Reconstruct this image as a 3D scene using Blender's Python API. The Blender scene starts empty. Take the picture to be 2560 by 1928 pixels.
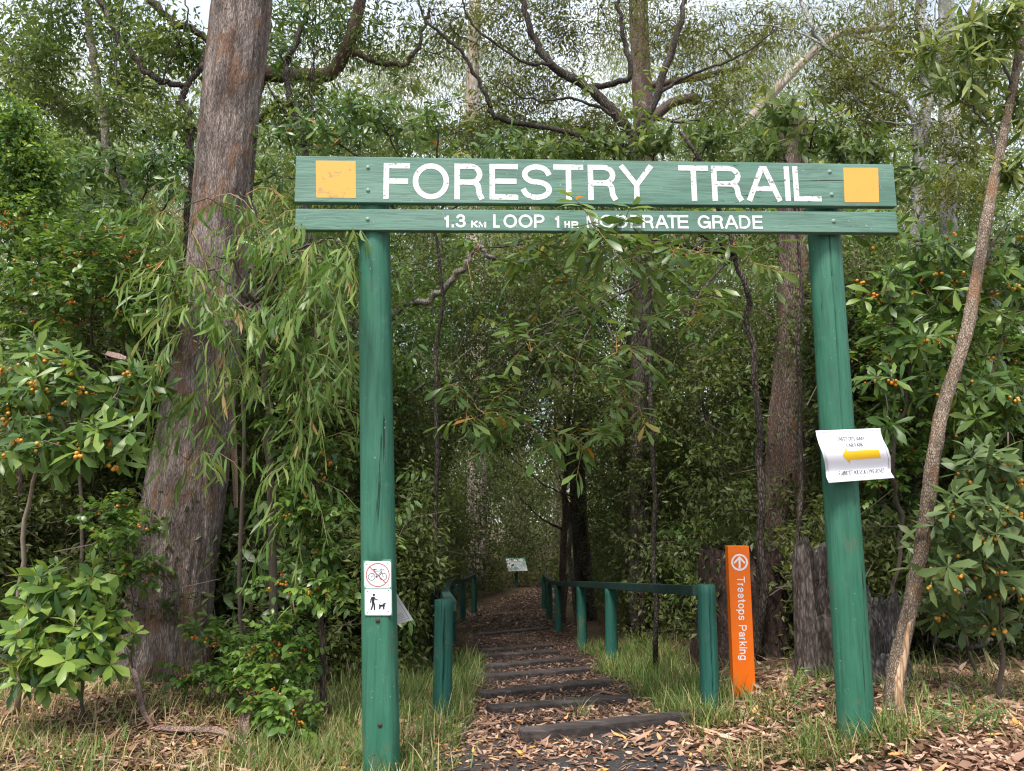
import bpy, math, numpy as np
from mathutils import Vector, noise as mnoise

D = bpy.data
SC = bpy.context.scene
COL = SC.collection
rng = np.random.default_rng(11)
R = math.radians

# ------------------------------------------------------------------ camera model
F_PX, W_PX, H_PX = 1926.0, 2560.0, 1928.0
PITCH, EYE = R(8.9), 1.5
CP, SP = math.cos(PITCH), math.sin(PITCH)

def ray(px, py):
    dx = (px - W_PX / 2) / F_PX
    dy = -(py - H_PX / 2) / F_PX
    return np.array([dx, CP - dy * SP, dy * CP + SP])

def P(px, py, Y):
    """Point seen at that pixel, Y metres ahead of the viewer."""
    d = ray(px, py)
    t = Y / d[1]
    return np.array([d[0] * t, Y, EYE + d[2] * t])

def sstep(a, b, x):
    t = np.clip((x - a) / (b - a), 0, 1)
    return t * t * (3 - 2 * t)

def lump(x, y):
    return (np.sin(x * 1.7 + 0.6 * y) * np.cos(y * 1.3 - 0.4 * x) + 0.5 * np.sin(x * 4.1 + 1.0) * np.sin(y * 3.7 + x))

def path_x(y):
    """Centre line of the trail."""
    return 0.45 - 0.30 * sstep(5.5, 14, y) - 0.12 * sstep(14, 19, y) + 1.6 * sstep(20, 27, y) + 2.5 * sstep(27, 36, y)

def ground_z(x, y):
    x = np.asarray(x, float); y = np.asarray(y, float)
    yy = np.clip(y, 5.7, 20.5)
    z = -0.082 * (yy - 5.7)
    off = np.abs(x - path_x(y))
    z = z + 0.24 * sstep(1.35, 2.3, x) * sstep(2.2, 4.2, y) * (1 - 0.7 * sstep(9, 16, y))
    z = z + 0.12 * sstep(-1.2, -2.6, x) * sstep(3.5, 5.5, y)
    z = z + 0.02 * lump(x, y) * sstep(0.8, 1.6, off)
    z = z - 0.06 * sstep(26, 60, y) * (y - 26) * 0.2
    return z

def G(px, py):
    """Point of the ground seen at that pixel."""
    d = ray(px, py)
    t = 3.0
    for _ in range(60):
        p = d * t + np.array([0, 0, EYE])
        t += (p[2] - ground_z(p[0], p[1])) * 0.9 / max(0.12, -d[2] + 0.05)
    p = d * t
    return np.array([p[0], p[1], float(ground_z(p[0], p[1]))])

def at_ground(px, Y, py=1500):
    p = P(px, py, Y)
    return np.array([p[0], Y, float(ground_z(p[0], Y))])

# ------------------------------------------------------------------ objects
def tag(o, label=None, cat=None, group=None, kind=None):
    if label: o['label'] = label
    if cat: o['category'] = cat
    if group: o['group'] = group
    if kind: o['kind'] = kind
    return o

def thing(name, label, cat, loc=(0, 0, 0), group=None):
    o = D.objects.new(name, None)
    o.empty_display_size = 0.2
    COL.objects.link(o)
    o.location = [float(v) for v in loc]
    o['origin'] = [float(v) for v in loc]
    return tag(o, label, cat, group)

def mesh_from(name, V, faces_flat, starts, totals, mat, smooth=False, tint=None):
    me = D.meshes.new(name)
    V = np.ascontiguousarray(V, dtype=np.float32)
    me.vertices.add(len(V)); me.vertices.foreach_set('co', V.ravel())
    me.loops.add(len(faces_flat)); me.loops.foreach_set('vertex_index', np.asarray(faces_flat, dtype=np.int32))
    me.polygons.add(len(starts))
    me.polygons.foreach_set('loop_start', np.asarray(starts, dtype=np.int32))
    me.polygons.foreach_set('loop_total', np.asarray(totals, dtype=np.int32))
    me.update(calc_edges=True)
    me.polygons.foreach_set('use_smooth', np.full(len(starts), bool(smooth)))
    if tint is not None:
        at = me.attributes.new('tint', 'FLOAT', 'FACE')
        at.data.foreach_set('value', np.asarray(tint, dtype=np.float32))
    mats = mat if isinstance(mat, (list, tuple)) else [mat]
    for m in mats: me.materials.append(m)
    me.validate()
    return me

def root_of(parent):
    while parent.parent is not None: parent = parent.parent
    return parent

def place(name, me, parent=None):
    """World-space mesh data becomes an object; under a thing it is stored relative to the thing's base."""
    o = D.objects.new(name, me)
    COL.objects.link(o)
    if parent is not None:
        r = root_of(parent)
        if 'origin' in r:
            off = np.array(r['origin'][:])
            n = len(me.vertices)
            co = np.empty(n * 3, dtype=np.float32); me.vertices.foreach_get('co', co)
            co = co.reshape(-1, 3) - off.astype(np.float32)
            me.vertices.foreach_set('co', co.ravel()); me.update()
        o.parent = parent
    return o

class MB:
    """Collects polygons, builds ONE mesh."""
    def __init__(self):
        self.V = []; self.n = 0; self.F = []; self.T = []
    def add(self, V, faces, tint=None):
        V = np.asarray(V, float)
        for f in faces: self.F.append([i + self.n for i in f])
        self.V.append(V); self.n += len(V)
        self.T += [0.5 if tint is None else tint] * len(faces)
    def box(self, c, u, v, w):
        """Box: centre and three half-axis vectors."""
        c, u, v, w = (np.asarray(a, float) for a in (c, u, v, w))
        V = [c + sx * u + sy * v + sz * w for sx in (-1, 1) for sy in (-1, 1) for sz in (-1, 1)]
        self.add(V, [(0, 1, 3, 2), (4, 6, 7, 5), (0, 4, 5, 1), (2, 3, 7, 6), (0, 2, 6, 4), (1, 5, 7, 3)])
    def tube(self, pts, radii, k=6, cap=True, wob=0.0, tint=None):
        pts = np.asarray(pts, float); n = len(pts)
        radii = np.broadcast_to(np.asarray(radii, float), (n,))
        tang = np.gradient(pts, axis=0)
        tang /= np.linalg.norm(tang, axis=1)[:, None] + 1e-9
        ref = np.array([0.0, 1.0, 0.0]) if abs(tang[0][1]) < 0.9 else np.array([1.0, 0, 0])
        V = np.empty((n, k, 3))
        s = np.cross(tang[0], ref); s /= np.linalg.norm(s) + 1e-9
        a = np.arange(k) / k * 2 * math.pi
        for i in range(n):
            s = s - tang[i] * s.dot(tang[i]); s /= np.linalg.norm(s) + 1e-9
            b = np.cross(tang[i], s)
            rr = radii[i] * (1 + (wob * rng.uniform(-1, 1, k) if wob else 0))
            V[i] = pts[i] + (np.cos(a) * rr)[:, None] * s + (np.sin(a) * rr)[:, None] * b
        F = []
        for i in range(n - 1):
            for j in range(k):
                j2 = (j + 1) % k
                F.append((i * k + j, i * k + j2, (i + 1) * k + j2, (i + 1) * k + j))
        if cap:
            F.append(tuple(reversed(range(k)))); F.append(tuple((n - 1) * k + j for j in range(k)))
        self.add(V.reshape(-1, 3), F, tint)
    def ball(self, c, r, k=6, m=4, squash=1.0):
        V = [np.array(c) + [0, 0, -r * squash]]
        for i in range(1, m):
            t = math.pi * i / m
            for j in range(k):
                a = 2 * math.pi * j / k
                V.append(np.array(c) + [r * math.sin(t) * math.cos(a), r * math.sin(t) * math.sin(a), -r * squash * math.cos(t)])
        V.append(np.array(c) + [0, 0, r * squash])
        F = [(0, 1 + (j + 1) % k, 1 + j) for j in range(k)]
        for i in range(m - 2):
            for j in range(k):
                F.append((1 + i * k + j, 1 + i * k + (j + 1) % k, 1 + (i + 1) * k + (j + 1) % k, 1 + (i + 1) * k + j))
        L = len(V) - 1; o = 1 + (m - 2) * k
        F += [(o + j, o + (j + 1) % k, L) for j in range(k)]
        self.add(V, F)
    def mesh(self, name, mat, smooth=False, tint=False):
        V = np.concatenate(self.V); tot = np.array([len(f) for f in self.F])
        flat = np.concatenate([np.asarray(f) for f in self.F])
        return mesh_from(name, V, flat, np.concatenate([[0], np.cumsum(tot)[:-1]]), tot, mat, smooth, self.T if tint else None)
    def build(self, name, mat, parent=None, smooth=False, tint=False):
        return place(name, self.mesh(name, mat, smooth, tint), parent)

def bevel(o, w, seg=2):
    m = o.modifiers.new('edge', 'BEVEL'); m.width = w; m.segments = seg; m.limit_method = 'ANGLE'
    return o

# ------------------------------------------------------------------ materials
class NT:
    def __init__(self, name):
        self.m = D.materials.new(name); self.m.use_nodes = True
        self.t = self.m.node_tree; self.t.nodes.clear()
        self.out = self.t.nodes.new('ShaderNodeOutputMaterial')
    def n(self, kind, **kw):
        nd = self.t.nodes.new('ShaderNode' + kind)
        for k, v in kw.items():
            if k in nd.inputs: self.set(nd, k, v)
            else: setattr(nd, k, v)
        return nd
    def set(self, nd, k, v):
        if isinstance(v, bpy.types.NodeSocket): self.t.links.new(v, nd.inputs[k])
        else: nd.inputs[k].default_value = v
    def ramp(self, fac, stops, interp='LINEAR'):
        r = self.t.nodes.new('ShaderNodeValToRGB'); r.color_ramp.interpolation = interp
        e = r.color_ramp.elements
        while len(e) < len(stops): e.new(0.5)
        for i, (p, c) in enumerate(stops):
            e[i].position = p
            c = (c, c, c) if not isinstance(c, (tuple, list)) else c
            e[i].color = (c[0], c[1], c[2], 1)
        self.t.links.new(fac, r.inputs[0])
        return r.outputs[0]
    def mix(self, fac, a, b, mode='MIX'):
        nd = self.t.nodes.new('ShaderNodeMix'); nd.data_type = 'RGBA'; nd.blend_type = mode
        for i, v in ((0, fac), (6, a), (7, b)):
            if isinstance(v, bpy.types.NodeSocket): self.t.links.new(v, nd.inputs[i])
            elif i == 0: nd.inputs[0].default_value = v
            else: nd.inputs[i].default_value = (v[0], v[1], v[2], 1)
        return nd.outputs[2]
    def math(self, op, a, b=0.0):
        nd = self.t.nodes.new('ShaderNodeMath'); nd.operation = op
        for i, v in ((0, a), (1, b)):
            if isinstance(v, bpy.types.NodeSocket): self.t.links.new(v, nd.inputs[i])
            else: nd.inputs[i].default_value = v
        return nd.outputs[0]
    def coords(self, kind='Object', scale=(1, 1, 1), rot=(0, 0, 0)):
        tc = self.t.nodes.new('ShaderNodeTexCoord'); mp = self.t.nodes.new('ShaderNodeMapping')
        self.t.links.new(tc.outputs[kind], mp.inputs[0])
        mp.inputs['Scale'].default_value = scale; mp.inputs['Rotation'].default_value = rot
        return mp.outputs[0]
    def noise(self, vec, scale, detail=4, rough=0.55, dist=0.0):
        nd = self.t.nodes.new('ShaderNodeTexNoise'); self.t.links.new(vec, nd.inputs['Vector'])
        nd.inputs['Scale'].default_value = scale; nd.inputs['Detail'].default_value = detail
        nd.inputs['Roughness'].default_value = rough; nd.inputs['Distortion'].default_value = dist
        return nd.outputs['Fac']
    def voro(self, vec, scale, feature='F1'):
        nd = self.t.nodes.new('ShaderNodeTexVoronoi'); nd.feature = feature
        self.t.links.new(vec, nd.inputs['Vector']); nd.inputs['Scale'].default_value = scale
        return nd.outputs['Distance']
    def principled(self, color, rough=0.6, bump=None, bstr=0.5, bdist=0.01, spec=0.5):
        b = self.t.nodes.new('ShaderNodeBsdfPrincipled')
        if isinstance(color, bpy.types.NodeSocket): self.t.links.new(color, b.inputs['Base Color'])
        else: b.inputs['Base Color'].default_value = (color[0], color[1], color[2], 1)
        if isinstance(rough, bpy.types.NodeSocket): self.t.links.new(rough, b.inputs['Roughness'])
        else: b.inputs['Roughness'].default_value = rough
        b.inputs['Specular IOR Level'].default_value = spec
        if bump is not None:
            bp = self.t.nodes.new('ShaderNodeBump'); bp.inputs['Strength'].default_value = bstr
            bp.inputs['Distance'].default_value = bdist
            self.t.links.new(bump, bp.inputs['Height']); self.t.links.new(bp.outputs[0], b.inputs['Normal'])
        return b
    def done(self, sh):
        self.t.links.new(sh.outputs[0], self.out.inputs['Surface'])
        return self.m

def leafmat(name, stops, rough=0.45, trans=0.38, spec=0.32, gain=1.32):
    t = NT(name)
    at = t.n('Attribute', attribute_name='tint')
    col = t.ramp(at.outputs['Fac'], [(p, tuple(min(.8, k * gain * m) for k, m in zip(c, (1.10, 1.0, .92)))) for p, c in stops])
    geo = t.n('NewGeometry')
    under = t.mix(0.22, col, (0.15, 0.19, 0.09))
    c2 = t.mix(geo.outputs['Backfacing'], col, under)
    b = t.principled(c2, rough, spec=spec)
    hsv = t.n('HueSaturation', Color=col); hsv.inputs['Value'].default_value = 1.5; hsv.inputs['Saturation'].default_value = 1.1; hsv.inputs['Hue'].default_value = 0.485
    tr = t.n('BsdfTranslucent', Color=hsv.outputs[0])
    mx = t.n('MixShader'); mx.inputs[0].default_value = trans
    t.t.links.new(b.outputs[0], mx.inputs[1]); t.t.links.new(tr.outputs[0], mx.inputs[2])
    return t.done(mx)

def barkmat(name, dark, mid, light, patch=None, scale=9.0, stretch=0.13, bump=0.02, rough=0.9, cells=2.0):
    t = NT(name)
    v = t.coords('Object', (1, 1, stretch))
    v2 = t.coords('Object', (1, 1, 0.5))
    n1 = t.noise(v, scale * 2.6, 8, 0.68, 0.5)
    vr = t.voro(v, scale * 4.2, 'DISTANCE_TO_EDGE')
    big = t.noise(v2, scale * 0.28, 4, 0.6, 0.4)
    h = t.math('MULTIPLY_ADD', n1, 0.8 + (2.0 - cells) * 0.22); 
    t.t.links.new(t.math('MULTIPLY', t.math('MINIMUM', vr, 0.25), cells), h.node.inputs[2])
    c = t.ramp(h, [(0.30, dark), (0.58, mid), (0.85, light)])
    if patch is not None:
        c = t.mix(t.math('MULTIPLY', t.ramp(big, [(0.52, 0), (0.62, 1)]), 0.75), c, patch, 'MIX')
    c = t.mix(t.ramp(t.noise(t.coords('Object', (1, 1, 0.3)), 4.5, 4, 0.6, .5), [(0.40, 0.65), (0.58, 0.0)]), c, dark)
    return t.done(t.principled(c, rough, h, 0.9, bump, 0.25))

def woodmat(name, dark, mid, light):
    t = NT(name)
    v = t.coords('Object', (.06, 1, 1)); n = t.noise(v, 34, 6, .65, .5); b = t.noise(t.coords('Object', (.4, 1, 1)), 6, 4)
    c = t.ramp(n, [(.3, dark), (.55, mid), (.75, light)])
    c = t.mix(t.ramp(b, [(.45, .6), (.6, 0)]), c, dark)
    return t.done(t.principled(c, .9, n, .6, .006, .25))

def plain(name, color, rough=0.6, var=0.25, nscale=30.0, spec=0.4, bump=0.002):
    t = NT(name)
    v = t.coords('Object')
    n = t.noise(v, nscale, 5)
    c = t.mix(n, [k * (1 - var) for k in color], [min(1, k * (1 + var)) for k in color])
    return t.done(t.principled(c, rough, n, 0.4, bump, spec))

def painted_wood(name, color, worn=(0.30, 0.29, 0.25), axis='Z', rough=0.5, fade=(0.12, 0.30, 0.22), wear=0.5, fadeamt=0.45, pale=0.55, ck=0.665):
    """Weathered green paint on timber: grain along the axis, faded areas, drying checks, chips to bare grey wood, knots, grime."""
    t = NT(name)
    ax = lambda k: (1, 1, k) if axis == 'Z' else (k, 1, 1)
    v = t.coords('Object', ax(.05)); vv = t.coords('Object', ax(.3)); vo = t.coords('Object')
    grain = t.noise(v, 60, 7, 0.66, 0.5)
    broad = t.noise(vv, 4.0, 4, 0.6, 0.3)
    streak = t.noise(t.coords('Object', ax(.12)), 14, 4, .55, .3)
    chips = t.noise(vv, 20, 6, 0.68, 0.4)
    cracks = t.noise(t.coords('Object', ax(.035)), 26, 4, 0.55, 1.0)
    scuff = t.noise(vo, 9, 6, .7, .6)
    c = t.mix(t.math('MULTIPLY', t.ramp(broad, [(0.38, 0), (0.62, 1)]), fadeamt), color, fade)
    c = t.mix(t.math('MULTIPLY', t.ramp(streak, [(0.35, 1), (0.55, 0)]), 0.45), c, [k * 0.5 for k in color])
    c = t.mix(t.math('MULTIPLY', t.ramp(grain, [(0.32, 1), (0.5, 0)]), 0.5), c, [k * 0.42 for k in color])
    c = t.mix(t.math('MULTIPLY', t.ramp(scuff, [(0.60, 0), (0.68, 1)]), 0.35), c, [.6 * k + .06 for k in fade])
    c = t.mix(t.ramp(cracks, [(ck, 0), (ck + .025, 0.9)]), c, (0.010, 0.024, 0.018))
    c = t.mix(t.math('MULTIPLY', t.ramp(chips, [(0.675, 0), (0.70, 1)]), wear), c, worn)
    c = t.mix(t.math('MULTIPLY', t.ramp(t.noise(vo, 45, 4, 0.6), [(0.69, 0), (0.72, 1)]), pale), c, (0.42, 0.48, 0.42))
    if axis == 'Z':                       # old mud and algae spots low on the timber
        sep = t.n('SeparateXYZ'); t.t.links.new(vo, sep.inputs[0])
        low = t.ramp(sep.outputs['Z'], [(0.0, .10), (.9, 0)])
        spot = t.math('ADD', t.noise(t.coords('Object', (1, 1, .6)), 7, 6, .65, .4), low)
        c = t.mix(t.math('MULTIPLY', t.ramp(spot, [(.62, 0), (.70, 1)]), .55), c, (.10, .105, .055))
    hgt = t.math('SUBTRACT', grain, t.math('MULTIPLY', t.ramp(cracks, [(ck - .005, 0), (ck + .035, 1)]), 1.6))
    hgt = t.math('SUBTRACT', hgt, t.math('MULTIPLY', t.ramp(chips, [(0.675, 0), (0.70, 1)]), .5))
    r = t.ramp(grain, [(0.3, rough + 0.2), (0.7, rough)])
    return t.done(t.principled(c, r, hgt, 0.7, 0.005, 0.4))
# ------------------------------------------------------------------ leaves
def unit(a):
    return a / (np.linalg.norm(a, axis=-1, keepdims=True) + 1e-9)

TEMPL = {   # rows: along, across, height (folded along the midrib); then faces
    'small': (np.array([(0, 0, 0), (.45, .5, .10), (1, 0, -.05), (.45, -.5, .10)]), [(0, 3, 2), (0, 2, 1)]),
    'lance': (np.array([(0, 0, 0), (.34, 0, .0), (.7, 0, -.03), (1, 0, -.10), (.30, .47, .05), (.68, .40, .02), (.30, -.47, .05), (.68, -.40, .02)]),
              [(0, 1, 4), (1, 2, 5, 4), (2, 3, 5), (0, 6, 1), (1, 6, 7, 2), (2, 7, 3)]),
    'obov': (np.array([(0, 0, 0), (.4, 0, .0), (.75, 0, -.02), (1, 0, -.08), (.38, .34, .05), (.74, .5, .05), (.38, -.34, .05), (.74, -.5, .05)]),
             [(0, 1, 4), (1, 2, 5, 4), (2, 3, 5), (0, 6, 1), (1, 6, 7, 2), (2, 7, 3)]),
    'blade': (np.array([(0, .5, 0), (0, -.5, 0), (.4, .42, 0), (.4, -.42, 0), (.75, .25, 0), (.75, -.25, 0), (1, 0, 0)]),
              [(0, 1, 3, 2), (2, 3, 5, 4), (4, 5, 6)]),
}

class Leaves:
    """Arrays of leaves; every leaf is its own small folded blade."""
    def __init__(self, templ):
        self.templ = templ; self.parts = []
    def add(self, B, A, N, L, W, T, curv=0.25, bend=0.0):
        n = len(B)
        f = lambda x: np.broadcast_to(np.asarray(x, float), (n,))
        self.parts.append((np.asarray(B, float), unit(np.asarray(A, float)), np.asarray(N, float), f(L), f(W), f(T), f(curv), f(bend)))
    def count(self): return sum(len(p[0]) for p in self.parts)
    def mesh(self, name, mat):
        B, A, N, L, W, T, C, Bd = (np.concatenate([p[i] for p in self.parts]) for i in range(8))
        S = unit(np.cross(N, A)); N = unit(np.cross(A, S))
        tv, tf = TEMPL[self.templ]; k = len(tv); n = len(B)
        t = tv[:, 0][None, :]; s = tv[:, 1][None, :]; h = tv[:, 2][None, :]
        al = t * L[:, None]
        ac = s * W[:, None] + Bd[:, None] * (4 * t * (1 - t)) * L[:, None]
        hh = h * W[:, None] - C[:, None] * t * t * L[:, None]
        V = B[:, None, :] + al[..., None] * A[:, None, :] + ac[..., None] * S[:, None, :] + hh[..., None] * N[:, None, :]
        tot1 = np.array([len(f) for f in tf]); fl = np.concatenate([np.array(f) for f in tf])
        flat = (fl[None, :] + (np.arange(n) * k)[:, None]).ravel()
        tot = np.tile(tot1, n)
        st = np.concatenate([[0], np.cumsum(tot)[:-1]])
        return mesh_from(name, V.reshape(-1, 3), flat, st, tot, mat, self.templ != 'small', np.repeat(np.clip(T, 0, 1), len(tf)))
    def build(self, name, mat, parent=None):
        return place(name, self.mesh(name, mat), parent)

def rdir(n, zmin=-1, zmax=1):
    z = rng.uniform(zmin, zmax, n); a = rng.uniform(0, 2 * math.pi, n)
    r = np.sqrt(np.maximum(0, 1 - z * z))
    return np.stack([r * np.cos(a), r * np.sin(a), z], 1)

def frame(Dv):
    ref = np.where(np.abs(Dv[:, 2:3]) < 0.9, np.array([[0, 0, 1.0]]), np.array([[1.0, 0, 0]]))
    u = unit(np.cross(ref, Dv)); return u, np.cross(Dv, u)

UP = np.array([[0, 0, 1.0]])

def rosettes(lv, C, Dv, n=9, L=.11, w=.3, tint=(.2, .8), lo=5, hi=60, young=0.0):
    """Whorl of leaves round each twig tip."""
    m = len(C); u, v = frame(Dv)
    ph = rng.uniform(0, 6.28, m)
    tc = rng.uniform(tint[0], tint[1], m)
    for i in range(n):
        az = ph + i * 2.4 + rng.normal(0, .15, m)
        el = np.radians(lo + (hi - lo) * (i / max(1, n - 1)) + rng.normal(0, 9, m))
        A = (np.cos(el) * np.cos(az))[:, None] * u + (np.cos(el) * np.sin(az))[:, None] * v + np.sin(el)[:, None] * Dv
        A = A + np.array([0, 0, -.12])
        Nn = Dv + rng.normal(0, .25, (m, 3)) + 0.3 * UP
        ll = L * rng.uniform(.5, 1.2, m) * (1 - .25 * young * i / n)
        ok = rng.random(m) < .86
        tt = np.where(rng.random(m) < .012, 1.0, tc + rng.normal(0, .10, m) + young * (i / n - .4))
        lv.add((C - Dv * .03 * (1 - i / n))[ok], A[ok] + rng.normal(0, .12, (int(ok.sum()), 3)), Nn[ok] + rng.normal(0, .25, (int(ok.sum()), 3)), ll[ok], (ll * w * rng.uniform(.75, 1.2, m))[ok], tt[ok], rng.uniform(-.05, .5, m)[ok], rng.normal(0, .04, m)[ok])

def sprays(lv, C, Dv, n=9, L=.11, w=.3, tint=(.2, .8), tw=.25, droop=.35, twigs=None, flat=True):
    """Leaves alternating along a twig."""
    m = len(C)
    S = unit(np.cross(Dv, UP + rng.normal(0, .2 if flat else .8, (m, 3))))
    tc = rng.uniform(tint[0], tint[1], m)
    for i in range(n):
        f = (i + .5) / n; sg = 1 if i % 2 else -1
        fr = .95 if i == n - 1 else .25 + .35 * f
        A = fr * Dv + sg * (1 - fr * .6) * S + np.array([0, 0, -droop]) * rng.uniform(.4, 1.5, m)[:, None] + rng.normal(0, .14, (m, 3))
        B = C + Dv * (tw * f) + np.array([0, 0, -.5 * droop * tw * f * f])
        ll = L * rng.uniform(.7, 1.15, m)
        lv.add(B, A, UP + rng.normal(0, .4, (m, 3)), ll, ll * w * rng.uniform(.85, 1.2, m), tc + rng.normal(0, .1, m), rng.uniform(.05, .3, m))
    if twigs is not None:
        for c, d in zip(C, Dv):
            twigs.tube([c, c + d * tw * .5 + np.array([0, 0, -.125 * droop * tw]), c + d * tw + np.array([0, 0, -.5 * droop * tw])], [.003, .0022, .0012], 3, False)

def hangers(lv, C, Dv, n=10, L=.15, w=.15, tint=(.2, .8), tw=.35, twigs=None):
    """Long sickle leaves hanging from arching twigs."""
    m = len(C); tc = rng.uniform(tint[0], tint[1], m)
    for i in range(n):
        f = (i + .3) / n
        B = C + Dv * (tw * f) + np.array([0, 0, -.75 * tw * f * f])
        A = np.array([[0, 0, -1.0]]) + rng.normal(0, .30, (m, 3)) + Dv * (.45 * (1 - f) + .1)
        ll = L * rng.uniform(.65, 1.2, m)
        lv.add(B, A, rdir(m), ll, ll * w * rng.uniform(.8, 1.2, m), tc + rng.normal(0, .12, m), rng.normal(.05, .15, m), rng.normal(0, .09, m))
    if twigs is not None:
        for c, d in zip(C, Dv):
            twigs.tube([c + d * tw * f + np.array([0, 0, -.75 * tw * f * f]) for f in (0, .35, .7, 1)], [.004, .003, .002, .001], 3, False)

def scatter(lv, C, rad, n=20, L=.06, w=.45, tint=(.2, .8), droop=.2, aniso=(1, 1, .7), jit=.12, tintmod=None):
    """Loose clump of small leaves round each centre."""
    m = len(C); rad = np.broadcast_to(np.asarray(rad, float), (m,))
    tc = rng.uniform(tint[0], tint[1], m) if tintmod is None else tintmod
    Cn = np.repeat(C, n, 0); k = m * n
    off = rdir(k) * (rng.random(k) ** .45)[:, None] * np.repeat(rad, n)[:, None] * np.array(aniso)
    A = unit(off) + rdir(k) * .9 + np.array([0, 0, -droop])
    Nn = UP + rng.normal(0, .6, (k, 3))
    ll = L * rng.uniform(.6, 1.25, k)
    lv.add(Cn + off, A, Nn, ll, ll * w * rng.uniform(.8, 1.2, k), np.repeat(tc, n) + rng.normal(0, jit, k), rng.uniform(0, .3, k))

DENS = 1.4
def ell(specs, gap=0.0, gs=1.3, shell=.5):
    """Points in ellipsoids [(c, r, n)], with noise gaps; returns points and outward directions."""
    Cs, Ds = [], []
    for c, r, n in specs:
        n = int(n * DENS + .5)
        c = np.asarray(c, float); r = np.broadcast_to(np.asarray(r, float), (3,))
        d = rdir(n); p = d * (rng.random(n) ** shell)[:, None]
        pt = c + p * r
        if gap > 0:
            o = rng.uniform(0, 50, 3)
            keep = np.array([mnoise.noise(Vector(q * gs + o)) > gap - .5 for q in pt])
            pt = pt[keep]; d = d[keep]
        Cs.append(pt); Ds.append(d)
    return np.concatenate(Cs), np.concatenate(Ds)

def outward(Dv, up=.5, j=.3, fwd=0.0):
    return unit(Dv + np.array([0, -fwd, up]) + rng.normal(0, j, Dv.shape))

def poly(pts, n=10, wob=0.0):
    """Smooth polyline through points (Catmull-Rom) with a little wobble."""
    p = np.asarray(pts, float)
    if len(p) == 2: p = np.array([p[0], p[0] * .5 + p[1] * .5, p[1]])
    q = np.concatenate([[2 * p[0] - p[1]], p, [2 * p[-1] - p[-2]]])
    out = []
    for i in range(1, len(q) - 2):
        for t in np.linspace(0, 1, n, endpoint=False):
            a, b, c, d = q[i - 1], q[i], q[i + 1], q[i + 2]
            out.append(.5 * ((2 * b) + (-a + c) * t + (2 * a - 5 * b + 4 * c - d) * t * t + (-a + 3 * b - 3 * c + d) * t ** 3))
    out.append(p[-1]); out = np.array(out)
    if wob: out[1:-1] += rng.normal(0, wob, (len(out) - 2, 3))
    return out

def limb(mb, pts, r0, r1, k=8, n=8, wob=0.0, rough=0.06, skel=None):
    q = poly(pts, n, wob)
    if len(q) > 4 and r0 < .12:
        kk = np.array([[mnoise.noise(Vector((i * .55, c * 7.3, q[0][0] * 5 + q[0][2]))) for c in range(3)] for i in range(len(q))])
        q[1:-1] += kk[1:-1] * min(.06, r0 * 1.1 + .012)
    rr = r0 + (r1 - r0) * np.linspace(0, 1, len(q)) ** .9
    mb.tube(q, rr, k, True, rough)
    if skel is not None: skel.append(q)
    return q

def connect(mb, skel, C, r=.006, k=3, sag=.08, maxn=800):
    """Twigs from the nearest wood to each clump, attached one after another so they branch."""
    S = np.concatenate(skel)
    S = S[S[:, 2] > min(C[:, 2].min() - .7, S[:, 2].max() - .5)]
    d0 = np.min(np.linalg.norm(C[:, None, :] - S[None, ::3, :], axis=2), axis=1) if len(C) * len(S) < 4e6 else np.linalg.norm(C - S.mean(0), axis=1)
    order = np.argsort(d0)[:maxn]
    buf = np.empty((len(S) + 3 * len(order), 3)); buf[:len(S)] = S; m = len(S)
    for i in order:
        c = C[i]
        dv = buf[:m] - c
        dist = np.linalg.norm(dv, axis=1) + .2 * np.maximum(0, dv[:, 2])
        j = int(np.argmin(dist)); s = buf[j].copy()
        ln = np.linalg.norm(c - s)
        if ln < .03: continue
        p1 = s * .65 + c * .35 + rng.normal(0, .07 * ln, 3) + np.array([0, 0, sag * ln])
        p2 = s * .3 + c * .7 + rng.normal(0, .07 * ln, 3) + np.array([0, 0, sag * ln])
        w = min(2.6, .7 + ln * 1.4)
        mb.tube([s, p1, p2, c], [r * w, r * w * .8, r * w * .6, r * .4], k, False)
        buf[m] = p1; buf[m + 1] = p2; buf[m + 2] = c; m += 3

def copy_tree(o, parent=None):
    c = o.copy(); COL.objects.link(c)
    if parent is not None: c.parent = parent
    for ch in [x for x in D.objects if x.parent is o]: copy_tree(ch, c)
    return c

# ------------------------------------------------------------------ lettering drawn as strokes
def arc(cx, cy, rx, ry, a0, a1, n=14):
    return [(cx + rx * math.cos(R(a0 + (a1 - a0) * i / n)), cy + ry * math.sin(R(a0 + (a1 - a0) * i / n))) for i in range(n + 1)]

def rbowl(y0, y1, x0=.5, x1=1.0):
    r = (y1 - y0) / 2
    return [(0, y1)] + arc(x0, y0 + r, x1 - x0, r, 90, -90, 10) + [(0, y0)]

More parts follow.
